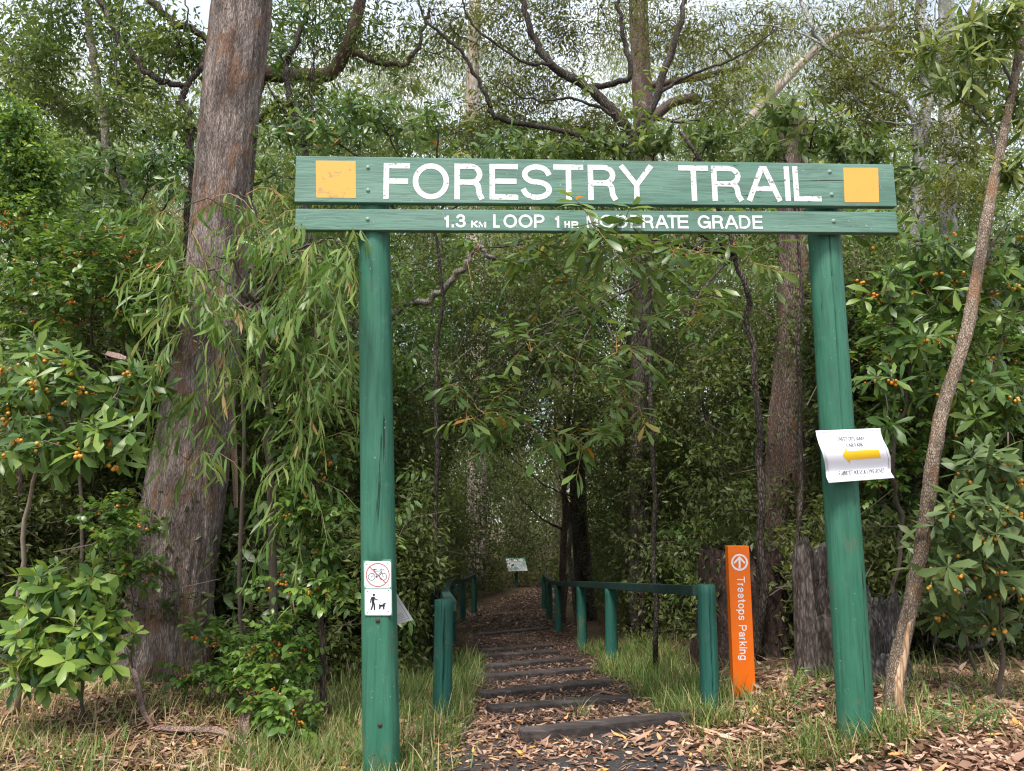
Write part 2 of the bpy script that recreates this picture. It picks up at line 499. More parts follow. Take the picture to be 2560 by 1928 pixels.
GL = {
    'F': [[(0, 0), (0, 1), (1, 1)], [(0, .5), (.92, .5)]],
    'O': [arc(.5, .5, .5, .5, 0, 360, 36)],
    'R': [[(0, 0), (0, 1)], rbowl(.48, 1, .55, .95), [(.5, .48)] + arc(.62, .28, .28, .2, 90, 10, 5) + [(.93, .1), (1, 0)]],
    'E': [[(1, 1), (0, 1), (0, 0), (1, 0)], [(0, .52), (.93, .52)]],
    'S': [arc(.5, .75, .47, .25, 12, 255, 16) + arc(.5, .25, .5, .25, 75, -168, 16)],
    'T': [[(0, 1), (1, 1)], [(.5, 0), (.5, .99)]],
    'Y': [[(0, 1), (.5, .42), (1, 1)], [(.5, 0), (.5, .44)]],
    'A': [[(0, 0), (.44, 1), (.56, 1), (1, 0)], [(.2, .33), (.8, .33)]],
    'I': [[(.5, 0), (.5, 1)]],
    'L': [[(0, 1), (0, 0), (1, 0)]],
    'M': [[(0, 0), (0, 1), (.5, .05), (1, 1), (1, 0)]],
    'D': [[(0, 0), (0, 1)] + arc(.45, .5, .55, .5, 90, -90, 16) + [(0, 0)]],
    'G': [arc(.5, .5, .5, .5, 42, 318, 24), [(1, .0), (1, .46), (.55, .46)]],
    'P': [[(0, 0), (0, 1)], rbowl(.44, 1, .5, 1)],
    'H': [[(0, 0), (0, 1)], [(1, 0), (1, 1)], [(0, .52), (1, .52)]],
    'K': [[(0, 0), (0, 1)], [(1, 1), (.02, .38)], [(.3, .6), (1, 0)]],
    'C': [arc(.5, .5, .5, .5, 45, 315, 24)],
    'N': [[(0, 0), (0, 1), (1, 0), (1, 1)]],
    'U': [[(0, 1)] + arc(.5, .36, .5, .36, 180, 360, 12) + [(1, 1)]],
    'W': [[(0, 1), (.26, 0), (.5, .95), (.74, 0), (1, 1)]],
    '1': [[(.0, .72), (.45, .8), (.6, 1), (.6, 0)]],
    '3': [arc(.47, .75, .42, .25, 160, -90, 14), arc(.47, .26, .5, .26, 90, -165, 14)],
    '5': [[(.92, 1), (.16, 1), (.06, .5)] + arc(.46, .33, .5, .33, 128, -155, 14)],
    '.': [[(.5, 0), (.5, .06)]],
    # lower case: x-height .72 of the capital
    'r': [[(0, 0), (0, .72)], arc(.75, .4, .75, .3, 175, 95, 6)],
    'e': [[(.02, .38), (.98, .38)] + arc(.5, .36, .5, .36, 4, 318, 20)],
    't': [[(.45, .95), (.45, .16)] + arc(.75, .16, .3, .16, 180, 270, 5) + [(.95, 0)], [(0, .7), (.95, .7)]],
    'o': [arc(.5, .36, .5, .36, 0, 360, 24)],
    'p': [[(0, -.3), (0, .72)], arc(.5, .36, .5, .36, 0, 360, 24)],
    's': [arc(.5, .54, .46, .18, 20, 255, 10) + arc(.5, .18, .5, .18, 75, -160, 10)],
    'a': [arc(.48, .52, .44, .2, 160, 0, 8) + [(.92, .0)], [(.92, .42), (.4, .38)] + arc(.4, .19, .38, .19, 95, 270, 8) + [(.6, .02), (.92, .22)]],
    'k': [[(0, 0), (0, 1)], [(.92, .7), (.03, .24)], [(.35, .42), (1, 0)]],
    'i': [[(.5, 0), (.5, .72)], [(.5, .94), (.5, 1.0)]],
    'n': [[(0, 0), (0, .72)], [(0, .42)] + arc(.5, .42, .5, .3, 170, 0, 8) + [(1, 0)]],
    'g': [arc(.48, .36, .48, .36, 0, 360, 24), [(.96, .72), (.96, -.08)] + arc(.5, -.08, .46, .22, 0, -155, 8)],
}
LW = {'F': .62, 'O': .98, 'R': .76, 'E': .70, 'S': .74, 'T': .74, 'Y': .8, 'A': .84, 'I': .17, 'L': .62, 'M': .92, 'D': .8, 'G': .95, 'P': .72, 'H': .78, 'K': .76,
      'C': .9, 'N': .8, 'U': .76, 'W': 1.2, '1': .36, '3': .62, '5': .62, '.': .14, ' ': .36,
      'r': .34, 'e': .62, 't': .36, 'o': .64, 'p': .62, 's': .56, 'a': .6, 'k': .56, 'i': .16, 'n': .56, 'g': .62}

class Strokes:
    """Flat ribbons in a surface given by fn(u, v, lift) -> 3-D point; each stroke lifted a hair above the last."""
    def __init__(self, mb, fn, lift=.0012):
        self.mb = mb; self.fn = fn; self.lift = lift; self.i = 0
    def line(self, pts, w, cap=True):
        p = np.asarray(pts, float); closed = np.linalg.norm(p[0] - p[-1]) < 1e-6
        seg = unit(p[1:] - p[:-1]); nrm = np.stack([-seg[:, 1], seg[:, 0]], 1)
        if cap and not closed:
            p = p.copy(); p[0] -= seg[0] * w / 2; p[-1] += seg[-1] * w / 2
        N = np.empty_like(p)
        N[0] = nrm[0]; N[-1] = nrm[-1]
        if closed: N[0] = N[-1] = unit((nrm[0] + nrm[-1])[None])[0]
        for k in range(1, len(p) - 1):
            b = nrm[k - 1] + nrm[k]; d = b.dot(b)
            N[k] = b * min(2 / d, 1.3) if d > .3 else nrm[k]
        self.i += 1
        z = self.lift + .00012 * (self.i % 9)
        V = [self.fn(*(q + n * w / 2), z) for q, n in zip(p, N)] + [self.fn(*(q - n * w / 2), z) for q, n in zip(p, N)]
        m = len(p)
        self.mb.add(V, [(k + 1, k, m + k, m + k + 1) for k in range(m - 1)])
    def fill(self, pts):
        self.i += 1; z = self.lift + .00012 * (self.i % 9)
        self.mb.add([self.fn(x, y, z) for x, y in pts], [tuple(range(len(pts)))])
    def glyph(self, ch, x0, x1, y0, y1, w, slant=0.0):
        for st in GL[ch]:
            self.line([(x0 + w / 2 + px * max(1e-6, x1 - x0 - w) + slant * (py * (y1 - y0)), y0 + w / 2 + py * (y1 - y0 - w)) for px, py in st], w)
    def text(self, s, x, y, h, w, track=.14, width=None, slant=0.0, narrow=1.0):
        tot = sum(LW[c] * narrow + track for c in s) * h - track * h
        k = 1.0 if width is None else width / tot
        for c in s:
            cw = LW[c] * narrow * h * k
            if c != ' ': self.glyph(c, x, x + cw, y, y + h, w, slant)
            x += cw + track * h * k
# ------------------------------------------------------------------ palette
M = {}
M['post'] = painted_wood('post_paint', (.022, .125, .074), worn=(.22, .20, .16), fade=(.062, .195, .132), wear=.75)
M['rail'] = painted_wood('rail_paint', (.012, .090, .066), fade=(.028, .145, .112), wear=.15, rough=.55, pale=.12)
M['rail_bar'] = painted_wood('rail_bar_paint', (.010, .038, .031), fade=(.032, .066, .056), wear=.2, axis='X', rough=.55, pale=.12)
M['board'] = painted_wood('board_paint', (.098, .205, .155), worn=(.34, .37, .32), axis='X', fade=(.148, .258, .205), wear=.25, fadeamt=.8, ck=.69)

def flaked(name, color, under, thr=.60, sc=34, rough=.6):
    t = NT(name)
    v = t.coords('Object', (.6, 1, 1)); n = t.noise(v, sc, 6, .7, .2); n2 = t.noise(v, 4.0, 2)
    f = t.math('ADD', n, t.math('MULTIPLY', t.math('SUBTRACT', n2, .5), .35))
    c = t.mix(t.noise(v, 9, 3), [k * .9 for k in color], color)
    c = t.mix(t.ramp(f, [(thr, 0), (thr + .03, .9)]), c, under)
    return t.done(t.principled(c, rough, n, .3, .001, .35))
M['letter'] = flaked('letter_paint', (.74, .74, .75), (.15, .17, .15), .57, 62)
M['letter_small'] = flaked('small_letter_paint', (.74, .74, .75), (.17, .19, .16), .66, 62)
M['yellow'] = flaked('yellow_paint', (.72, .37, .075), (.36, .24, .10), .60, 30)
M['bolt'] = plain('bolt_metal', (.20, .30, .25), .45, .2, 60)
M['whiteplate'] = plain('white_enamel', (.72, .73, .76), .35, .03, 8)
M['black'] = plain('black_print', (.018, .02, .026), .5, .1)
M['grey'] = plain('grey_print', (.34, .33, .38), .6, .15)
M['red'] = plain('red_print', (.42, .10, .09), .5, .15)
M['plate_back'] = plain('plate_backing', (.10, .25, .18), .5, .1, 12)
M['rust'] = plain('rust_bolt', (.06, .03, .028), .8, .4, 80)
M['paper'] = plain('laminate', (.70, .70, .76), .22, .03, 5, .5)
M['paper_print'] = plain('paper_print', (.20, .20, .22), .5, .15)
M['arrow'] = plain('arrow_print', (.80, .47, .02), .4, .06, 14)
M['orange'] = plain('orange_powdercoat', (.84, .16, .006), .42, .16, 5, .45, .0006)
M['signwhite'] = plain('white_vinyl', (.82, .80, .79), .4, .03)
M['info_green'] = plain('info_green', (.03, .16, .10), .4, .1)
M['info_pic'] = None
t = NT('info_picture'); v = t.coords('Object', (3, 1, 1))
M['info_pic'] = t.done(t.principled(t.ramp(t.noise(v, 22, 4), [(.35, (.10, .11, .10)), (.5, (.20, .23, .22)), (.7, (.36, .38, .39))]), .3))
M['info_blue'] = plain('info_blue', (.02, .22, .27), .4, .1)

M['bark_gum'] = barkmat('gum_bark', (.040, .028, .024), (.23, .175, .152), (.48, .405, .37), (.27, .14, .08), 20.0, .15, .04, .9, .9)
M['bark_dark'] = barkmat('dark_bark', (.014, .011, .009), (.058, .045, .036), (.14, .115, .095), None, 12, .25, .01)
M['bark_brown'] = barkmat('brown_bark', (.03, .019, .014), (.105, .073, .058), (.20, .15, .125), (.13, .065, .04), 16, .16, .015)
M['bark_grey'] = barkmat('grey_bark', (.045, .038, .03), (.16, .14, .115), (.30, .27, .23), None, 14, .4, .008)
M['bark_rough'] = barkmat('corky_bark', (.045, .03, .02), (.23, .165, .12), (.52, .43, .34), (.30, .16, .08), 26, .34, .022, .9, 1.2)
M['bark_pale'] = barkmat('pale_bark', (.22, .17, .14), (.42, .35, .30), (.62, .56, .50), (.38, .25, .17), 3.0, .12, .003, .7)
M['bark_white'] = barkmat('mottled_bark', (.05, .045, .04), (.30, .29, .27), (.52, .52, .50), (.12, .11, .10), 9.0, 1.6, .004, .75)
M['char'] = barkmat('charred_wood', (.012, .011, .011), (.045, .041, .040), (.22, .205, .20), None, 8, .4, .03, .9, .6)
M['stump'] = barkmat('stump_wood', (.012, .008, .007), (.040, .025, .021), (.11, .07, .057), None, 7, .45, .03, .9, .6)
M['grey_wood'] = barkmat('grey_dead_wood', (.018, .014, .012), (.075, .058, .050), (.25, .21, .19), None, 9, .28, .03, .9, .7)
M['sapwood'] = barkmat('bare_sapwood', (.16, .085, .045), (.40, .25, .15), (.60, .44, .30), None, 10, .06, .01)
M['timber'] = woodmat('sleeper_wood', (.022, .018, .017), (.085, .07, .066), (.17, .145, .135))
M['barkstrip'] = barkmat('shed_bark', (.09, .055, .045), (.21, .135, .11), (.36, .26, .22), None, 20, 1, .004)
M['twig'] = plain('twig_bark', (.085, .066, .05), .85, .5, 40)
M['twig_pale'] = plain('pale_twig', (.24, .19, .15), .8, .4, 40)
M['twig_green'] = plain('green_twig', (.16, .15, .05), .7, .3, 40)
M['twig_ochre'] = plain('ochre_twig', (.32, .17, .06), .7, .3, 40)

g = lambda *a: a
M['lf_dark'] = leafmat('dark_leaf', [(0, g(.026, .042, .013)), (.5, g(.058, .084, .024)), (.85, g(.102, .134, .039)), (1, g(.165, .185, .056))])
M['lf_mid'] = leafmat('mid_leaf', [(0, g(.030, .058, .015)), (.5, g(.070, .118, .030)), (.85, g(.125, .180, .05)), (1, g(.20, .24, .07))])
M['lf_grey'] = leafmat('greygreen_leaf', [(0, g(.034, .066, .024)), (.5, g(.070, .122, .046)), (1, g(.145, .205, .085))], .42)
M['lf_olive'] = leafmat('olive_leaf', [(0, g(.026, .038, .008)), (.5, g(.082, .104, .022)), (1, g(.17, .19, .045))])
M['lf_gum'] = leafmat('gum_leaf', [(0, g(.060, .085, .038)), (.5, g(.13, .165, .075)), (1, g(.24, .27, .13))], .5, .35)
M['lf_lime'] = leafmat('lime_leaf', [(0, g(.022, .060, .018)), (.42, g(.045, .105, .03)), (.62, g(.115, .20, .04)), (1, g(.21, .31, .075))], .36, .35)
M['lf_sickle'] = leafmat('sickle_leaf', [(0, g(.045, .10, .022)), (.5, g(.085, .17, .038)), (.93, g(.18, .25, .07)), (1, g(.42, .26, .14))], .40, .34)
M['lf_spray'] = leafmat('spray_leaf', [(0, g(.028, .065, .018)), (.5, g(.064, .128, .030)), (.93, g(.135, .21, .06)), (1, g(.40, .20, .04))], .34, .34, .45)
M['lf_berry'] = leafmat('berrybush_leaf', [(0, g(.022, .055, .014)), (.5, g(.055, .115, .026)), (1, g(.14, .22, .045))], .38, .30, .4)
M['lf_vine'] = leafmat('vine_leaf', [(0, g(.022, .056, .012)), (.5, g(.055, .115, .024)), (1, g(.13, .22, .045))], .34, .30, .45)
M['lf_fern'] = leafmat('fern_leaf', [(0, g(.06, .13, .05)), (1, g(.16, .28, .11))], .5, .3)
M['berry'] = plain('yellow_berry', (.60, .27, .03), .38, .25, 25, .5)
M['berry_orange'] = plain('orange_berry', (.66, .225, .028), .35, .25, 25, .5)
M['grass'] = leafmat('grass_blade', [(0, g(.045, .095, .022)), (.45, g(.11, .185, .045)), (.62, g(.20, .23, .08)), (.8, g(.33, .27, .15)), (1, g(.50, .41, .26))], .6, .35, .3)
M['litter'] = leafmat('litter_leaf', [(0, g(.055, .028, .018)), (.25, g(.125, .072, .048)), (.5, g(.225, .148, .108)), (.75, g(.33, .235, .18)), (.9, g(.45, .345, .275)), (.965, g(.48, .26, .09)), (1, g(.55, .36, .08))], .55, .15, .35)
M['mulch'] = leafmat('mulch_leaf', [(0, g(.020, .014, .012)), (.45, g(.066, .045, .037)), (.78, g(.165, .112, .088)), (.95, g(.30, .21, .165)), (1, g(.44, .24, .06))], .6, .12, .35)

# ------------------------------------------------------------------ the setting: ground, asphalt, trail
def grid(xs, ys, zf):
    X, Y = np.meshgrid(xs, ys); Z = zf(X, Y)
    V = np.stack([X, Y, Z], -1).reshape(-1, 3); nx, ny = len(xs), len(ys)
    i = np.arange(ny - 1)[:, None] * nx + np.arange(nx - 1)[None]
    F = np.stack([i, i + 1, i + nx + 1, i + nx], -1).reshape(-1, 4)
    return V, F

def grid_obj(name, xs, ys, zf, mat):
    V, F = grid(xs, ys, zf)
    return place(name, mesh_from(name, V, F.ravel(), np.arange(len(F)) * 4, np.full(len(F), 4), mat, True))

t = NT('forest_soil'); v = t.coords('Object')
n1 = t.noise(v, 22, 8, .7); n2 = t.noise(v, 1.6, 5)
c = t.ramp(n1, [(.3, (.03, .02, .013)), (.5, (.10, .065, .042)), (.7, (.22, .15, .10))])
c = t.mix(t.ramp(n2, [(.45, 0), (.65, .7)]), c, (.05, .055, .022))
M['soil'] = t.done(t.principled(c, .95, n1, .8, .03, .2))
t = NT('asphalt'); v = t.coords('Object')
sp = t.voro(v, 130); n1 = t.noise(v, 60, 5); n2 = t.noise(v, 1.3, 4)
c = t.ramp(n1, [(.3, (.017, .016, .017)), (.7, (.055, .051, .051))])
c = t.mix(t.ramp(sp, [(.10, .75), (.22, 0)]), c, (.26, .25, .25))
c = t.mix(t.ramp(n2, [(.5, 0), (.7, .5)]), c, (.10, .072, .055))
M['asphalt'] = t.done(t.principled(c, .85, sp, .7, .006, .35))
t = NT('trail_mulch'); v = t.coords('Object')
n1 = t.noise(v, 40, 8, .7); n2 = t.noise(v, 1.8, 4)
c = t.ramp(n1, [(.3, (.014, .010, .009)), (.52, (.048, .032, .026)), (.72, (.14, .092, .07))])
c = t.mix(t.ramp(n2, [(.45, 0), (.65, .6)]), c, (.03, .027, .028))
M['trail'] = t.done(t.principled(c, .95, n1, .8, .02, .2))

def axis(lo, hi, fine, f0, f1):
    a = list(np.arange(f0, f1, fine)); x = f0; s = fine
    while x > lo: s *= 1.25; x -= s; a.insert(0, x)
    x = a[-1]; s = fine
    while x < hi: s *= 1.25; x += s; a.append(x)
    return np.array(a)

tag(grid_obj('ground', axis(-160, 160, .12, -5, 5), axis(-30, 260, .12, 2, 14), ground_z, M['soil']), kind='structure')
# asphalt apron in the foreground and the trail, thin sheets that follow the ground
def sheet(name, rows, mat, lift, nx=24, edge=.12):
    V, F = [], []
    for k, (y, xl, xr) in enumerate(rows):
        xs = np.linspace(xl + edge * mnoise.noise(Vector((3.1, y * 2.3, 0))), xr + edge * mnoise.noise(Vector((7.7, y * 2.3, 0))), nx)
        zz = ground_z(xs, np.full(nx, y)) + lift
        V += [(x, y, z) for x, z in zip(xs, zz)]
    for k in range(len(rows) - 1):
        for i in range(nx - 1):
            a = k * nx + i; F.append((a, a + 1, a + nx + 1, a + nx))
    mb = MB(); mb.add(V, F)
    return tag(mb.build(name, mat, smooth=True), kind='structure')

ap = []
for y in np.arange(1.2, 5.9, .08):
    f = sstep(5.0, 5.9, y)
    ap.append((y, -.75 + .3 * f + .55 * sstep(3, 1.2, y), 1.05 + .9 * sstep(4.95, 4.2, y)))
sheet('asphalt', ap, M['asphalt'], .012)
tr = [(y, path_x(y) - .75 - .05 * sstep(8, 14, y), path_x(y) + .72 + .1 * sstep(14, 19, y)) for y in np.arange(5.9, 34, .12)]
sheet('path', tr, M['trail'], .010)
# ------------------------------------------------------------------ the trail sign
BL0, BR0 = P(738, 447, 4.42), P(2238, 464, 4.60)
bu = BR0 - BL0; blen = np.linalg.norm(bu); bu /= blen
bn = np.cross(bu, [0, 0, 1.0]); bn /= np.linalg.norm(bn)          # faces the road
bv = np.cross(bn, bu); bv = bv if bv[2] > 0 else -bv
if bn[1] > 0: bn = -bn
def bpx(px, py):
    """(u, v) on the boards' front plane at that pixel."""
    d = ray(px, py); e = np.array([0, 0, EYE])
    t_ = (BL0 - e).dot(bn) / d.dot(bn); q = e + d * t_ - BL0
    return q.dot(bu), q.dot(bv)
def bpt(u, v, lift=0.0): return BL0 + bu * u + bv * v + bn * lift

lp_base, lp_top = G(957, 1924), None
LPY = 4.565
lp_b = P(957, 1905, LPY); lp_b[2] = ground_z(lp_b[0], LPY) - .12
lp_t = P(933, 412, LPY)
RPY = 4.745
rp_b = P(2140, 1800, RPY); rp_b[2] = ground_z(rp_b[0], RPY) - .12
rp_t = P(2050, 432, RPY)
sign = thing('trail_sign', 'large two-post green timber sign over the path with white routed FORESTRY TRAIL lettering', 'trail sign', ((lp_b[0] + rp_b[0]) / 2, 4.65, 0))

def round_post(name, b, t_, r0, r1, mat, parent, k=144, rows=90, flat=None, crack=None, seed=0, cap=.006):
    b = np.asarray(b, float); t_ = np.asarray(t_, float); V = []; F = []
    for i in range(rows + 1):
        f = i / rows; c = b + (t_ - b) * f; r = r0 + (r1 - r0) * f
        for j in range(k):
            a = 2 * math.pi * j / k
            x, y = math.cos(a), math.sin(a)
            rr = r * (1 + .018 * mnoise.noise(Vector((x * 1.3 + seed, y * 1.3, c[2] * .9))) + .008 * mnoise.noise(Vector((x * 9 + seed, y * 9, c[2] * .8))))
            if crack and crack[0] < f < crack[1]:
                aj = crack[2] + .10 * mnoise.noise(Vector((seed, 3.3, f * 9)))
                da = (a - aj + math.pi) % (2 * math.pi) - math.pi
                wdt = math.sin(math.pi * (f - crack[0]) / (crack[1] - crack[0])) ** .5
                if abs(da) < 2 * math.pi / k * .62: rr -= .035 * wdt
            px_, py_ = c[0] + rr * x, c[1] + rr * y
            if flat and c[2] < flat[0]: py_ = max(py_, c[1] - flat[1])
            V.append((px_, py_, c[2]))
    for i in range(rows):
        for j in range(k):
            j2 = (j + 1) % k; F.append((i * k + j, i * k + j2, (i + 1) * k + j2, (i + 1) * k + j))
    top = len(V); rt = rows * k
    for j in range(k):
        p = np.array(V[rt + j]); c = t_ + (p - t_) * .93; V.append((c[0], c[1], c[2] + cap))
    for j in range(k): F.append((rt + j, rt + (j + 1) % k, top + (j + 1) % k, top + j))
    F.append(tuple(top + j for j in range(k)))
    mb = MB(); mb.add(V, F)
    return mb.build(name, mat, parent, smooth=True)

lpo = round_post('post', lp_b, lp_t, .104, .094, M['post'], sign, flat=(P(950, 1395, 4.48)[2], .082), seed=1)
tag(lpo, 'left round post with a flat planed lower face')
rpo = round_post('post', rp_b, rp_t, .104, .098, M['post'], sign, seed=5, crack=(.46, .93, 4.65))
tag(rpo, 'right round post with a long dark drying crack')

def board(px0, px1, ytl, ybl, ytr, ybr, name, thick=.048):
    u0 = bpx(px0, (ytl + ybl) / 2)[0]; u1 = bpx(px1, (ytr + ybr) / 2)[0]
    v0l, v1l = bpx(px0, ybl)[1], bpx(px0, ytl)[1]; v0r, v1r = bpx(px1, ybr)[1], bpx(px1, ytr)[1]
    mb = MB(); N = 60; V = []; F = []
    for i in range(N + 1):
        f = i / N; u = u0 + (u1 - u0) * f; w = .0012 * mnoise.noise(Vector((f * 7, v0l, 1)))
        for vv, ll in ((v0l + (v0r - v0l) * f + w, 0), (v1l + (v1r - v1l) * f + w, 0), (v1l + (v1r - v1l) * f + w, -thick), (v0l + (v0r - v0l) * f + w, -thick)):
            V.append(bpt(u, vv, ll))
    for i in range(N):
        for j in range(4):
            j2 = (j + 1) % 4; F.append((i * 4 + j, (i + 1) * 4 + j, (i + 1) * 4 + j2, i * 4 + j2))
    F.append((0, 1, 2, 3)); F.append(tuple(N * 4 + j for j in (3, 2, 1, 0)))
    mb.add(V, F)
    return bevel(mb.build(name, M['board'], sign), .004)
nb = board(738, 2238, 389.4, 505, 411, 516, 'name_board')
ib = board(738, 2243, 521.6, 574.5, 530, 581.6, 'distance_board')

def letters(rows, w_px, parent, name='lettering', mat='letter'):
    mb = MB(); st = Strokes(mb, bpt)
    for ch, x0, x1, yt, yb, wp in rows:
        u0, v0 = bpx(x0, yb); u1, v1 = bpx(x1, yt)
        st.glyph(ch, u0, u1, v0, v1, wp * 4.5 / F_PX)
    return mb.build(name, M[mat], parent)
big = [('F', 958, 1025), ('O', 1031.4, 1123), ('R', 1136, 1209), ('E', 1224, 1294.8), ('S', 1303.6, 1378.7), ('T', 1384.7, 1457.7), ('R', 1470.9, 1540.4), ('Y', 1551.8, 1630),
       ('T', 1699, 1769.3), ('R', 1781.4, 1852.8), ('A', 1869.3, 1948.7), ('I', 1960, 1975.4), ('L', 1985.7, 2047.6)]
def yl(x, a, b): return a + (b - a) * (x - 958) / (2047 - 958)
letters([(c, a, b, yl((a + b) / 2, 408.5, 417.5), yl((a + b) / 2, 497.6, 503.7), 14.4) for c, a, b in big], 0, nb)
c2 = lambda x: 720 + x / 2.836
c3 = lambda x: 1450 + x / 2.731
sm = [('1', c2(1108), c2(1150), 0), ('.', c2(1160), c2(1176), 0), ('3', c2(1190), c2(1262), 0), ('K', c2(1298), c2(1345), 1), ('M', c2(1350), c2(1405), 1), ('L', c2(1455), c2(1500), 0), ('O', c2(1528), c2(1623), 0),
      ('O', c2(1635), c2(1733), 0), ('P', c2(1745), c2(1818), 0), ('1', c2(1895), c2(1930), 0), ('H', c2(1960), c2(1998), 1), ('R', c2(2010), c2(2060), 1),
      ('M', c3(45), c3(122), 0), ('O', c3(135), c3(232), 0), ('D', c3(250), c3(325), 0), ('E', c3(345), c3(412), 0), ('R', c3(428), c3(500), 0), ('A', c3(515), c3(600), 0), ('T', c3(600), c3(660), 0),
      ('E', c3(668), c3(738), 0), ('G', c3(805), c3(890), 0), ('R', c3(905), c3(975), 0), ('A', c3(990), c3(1075), 0), ('D', c3(1088), c3(1160), 0), ('E', c3(1180), c3(1243), 0)]
def yt2(x): return 536 + 3.5 * (x - 1110) / 800
letters([(c, a, b, yt2(a) + (16 if s else 0), yt2(a) + 33.0, 4.6 if s else 6.2) for c, a, b, s in sm], 0, ib, mat='letter_small')

def quad_panel(pts, mat, name, parent, th=.0016):
    mb = MB(); q = [bpx(*p) for p in pts]
    V = [bpt(u, v, th) for u, v in q] + [bpt(u, v, -.001) for u, v in q]
    mb.add(V, [(0, 1, 2, 3), (0, 4, 5, 1), (1, 5, 6, 2), (2, 6, 7, 3), (3, 7, 4, 0)])
    return mb.build(name, mat, parent)
quad_panel([(789.5, 402), (889, 403), (890, 495.5), (791, 494.5)], M['yellow'], 'yellow_square', nb)
quad_panel([(2108, 419.6), (2195, 420), (2197.5, 506.3), (2111.5, 506)], M['yellow'], 'yellow_square', nb)
for px, py, par in [(920, 418.7, nb), (920, 475.8, nb), (2074, 429.7, nb), (2079, 486.5, nb), (919, 548, ib), (2084, 553, ib)]:
    mb = MB(); u, v = bpx(px, py); r = .0135
    ring = []
    V = [bpt(u, v, .009)]
    for rr, hh in ((.55, .008), (.88, .005), (1.0, 0), (1.25, -.0005)):
        for j in range(16): V.append(bpt(u + r * rr * math.cos(j * math.pi / 8), v + r * rr * math.sin(j * math.pi / 8), hh))
    F = [(0, 1 + j, 1 + (j + 1) % 16) for j in range(16)]
    for q in range(3):
        for j in range(16): F.append((1 + q * 16 + j, 1 + (q + 1) * 16 + j, 1 + (q + 1) * 16 + (j + 1) % 16, 1 + q * 16 + (j + 1) % 16))
    mb.add(V, F); mb.build('bolt', M['bolt'], par, smooth=True)
# two old bolts with rust stains low on the left post's flat face
for px, py in ((944, 1551.5), (950, 1812.5)):
    mb = MB(); c = P(px, py, LPY - .084 - .004 * 0); cc = [c + np.array([.0125 * math.cos(a), 0, .0125 * math.sin(a)]) for a in np.linspace(0, 6.283, 13)[:-1]]
    mb.add([c + np.array([0, -.006, 0])] + [q + np.array([0, -.004, 0]) for q in cc] + [q + np.array([0, .006, 0]) for q in cc],
           [(0, 1 + j, 1 + (j + 1) % 12) for j in range(12)] + [(1 + j, 13 + j, 13 + (j + 1) % 12, 1 + (j + 1) % 12) for j in range(12)])
    mb.build('bolt', M['rust'], lpo, smooth=True)

# ------------------------------------------------------------------ pictogram plates on the left post
PY0 = LPY - .0835
def z4(x, y, l=0.0): return P(860 + x / 7.243, 1370 + y / 7.243, PY0 - .0045 - l)
pic = thing('pictogram_sign', 'small white plates banning bicycles and allowing leashed dogs on the left post', 'sign', z4(610, 1220))
def rrect(x0, y0, x1, y1, r, n=5):
    pts = []
    for cx, cy, a0 in ((x1 - r, y1 - r, 0), (x0 + r, y1 - r, 90), (x0 + r, y0 + r, 180), (x1 - r, y0 + r, 270)):
        pts += [(cx + r * math.cos(R(a0 + 90 * i / n)), cy + r * math.sin(R(a0 + 90 * i / n))) for i in range(n + 1)]
    return pts
def slab(fn, pts, lo, hi):
    mb = MB(); m = len(pts)
    mb.add([fn(x, y, hi) for x, y in pts] + [fn(x, y, lo) for x, y in pts], [tuple(range(m)), tuple(range(2 * m - 1, m - 1, -1))] + [(i, m + i, m + (i + 1) % m, (i + 1) % m) for i in range(m)])
    return mb
slab(z4, [(346, 226), (856, 205), (874, 1224), (374, 1226)], -.004, -.0005).build('backing_plate', M['plate_back'], pic)
pl1 = slab(z4, rrect(370, 240, 852, 722, 42), 0, .0015).build('bicycle_plate', M['whiteplate'], pic)
pl2 = slab(z4, rrect(378, 738, 859, 1220, 42), 0, .0015).build('dog_plate', M['whiteplate'], pic)
circ = lambda cx, cy, r, n=28: [(cx + r * math.cos(2 * math.pi * i / n), cy + r * math.sin(2 * math.pi * i / n)) for i in range(n + 1)]
mb = MB(); s = Strokes(mb, z4, .0018)
for cx, cy, r in ((500, 525, 62), (708, 520, 64)): s.line(circ(cx, cy, r), 11); s.fill(circ(cx, cy, 9, 10)[:-1])
for pts, w in (([(550, 400), (593, 522)], 9), ([(556, 420), (674, 416)], 9), ([(676, 432), (596, 520)], 9), ([(668, 392), (708, 518)], 9), ([(553, 425), (500, 523), (590, 525)], 7), ([(660, 390), (718, 388), (706, 408)], 9), ([(536, 390), (584, 391)], 14)):
    s.line(pts, w)
s.fill(circ(593, 525, 17, 12)[:-1])
for x, y in ((413, 302), (795, 290), (415, 688), (799, 672)): s.fill(circ(x, y, 10, 10)[:-1])
mb.build('bicycle_symbol', M['black'], pl1)
mb = MB(); s = Strokes(mb, z4, .0022); s.line(circ(610, 490, 208, 48), 17); s.line([(466, 345), (752, 632)], 19)
mb.build('prohibition_ring', M['red'], pl1)
mb = MB(); s = Strokes(mb, z4, .0018)
s.fill(circ(540, 851, 23, 16)[:-1]); s.fill([(500, 888), (548, 882), (560, 900), (548, 968), (502, 972)])
for pts, w in (([(506, 895), (488, 935), (482, 985)], 20), ([(548, 893), (568, 932), (603, 940)], 17), ([(516, 968), (520, 1040), (494, 1108)], 27), ([(532, 968), (552, 1040), (552, 1112)], 27), ([(603, 940), (640, 972), (670, 994), (712, 1000)], 4),
               ([(652, 1046), (722, 1044)], 36), ([(712, 1030), (730, 1012), (742, 1010)], 26), ([(738, 1010), (752, 1014)], 14), ([(650, 1050), (634, 1108)], 15), ([(664, 1056), (652, 1100)], 13), ([(714, 1056), (708, 1108)], 14), ([(722, 1050), (726, 1106)], 14), ([(646, 1042), (640, 1014)], 11)):
    s.line(pts, w)
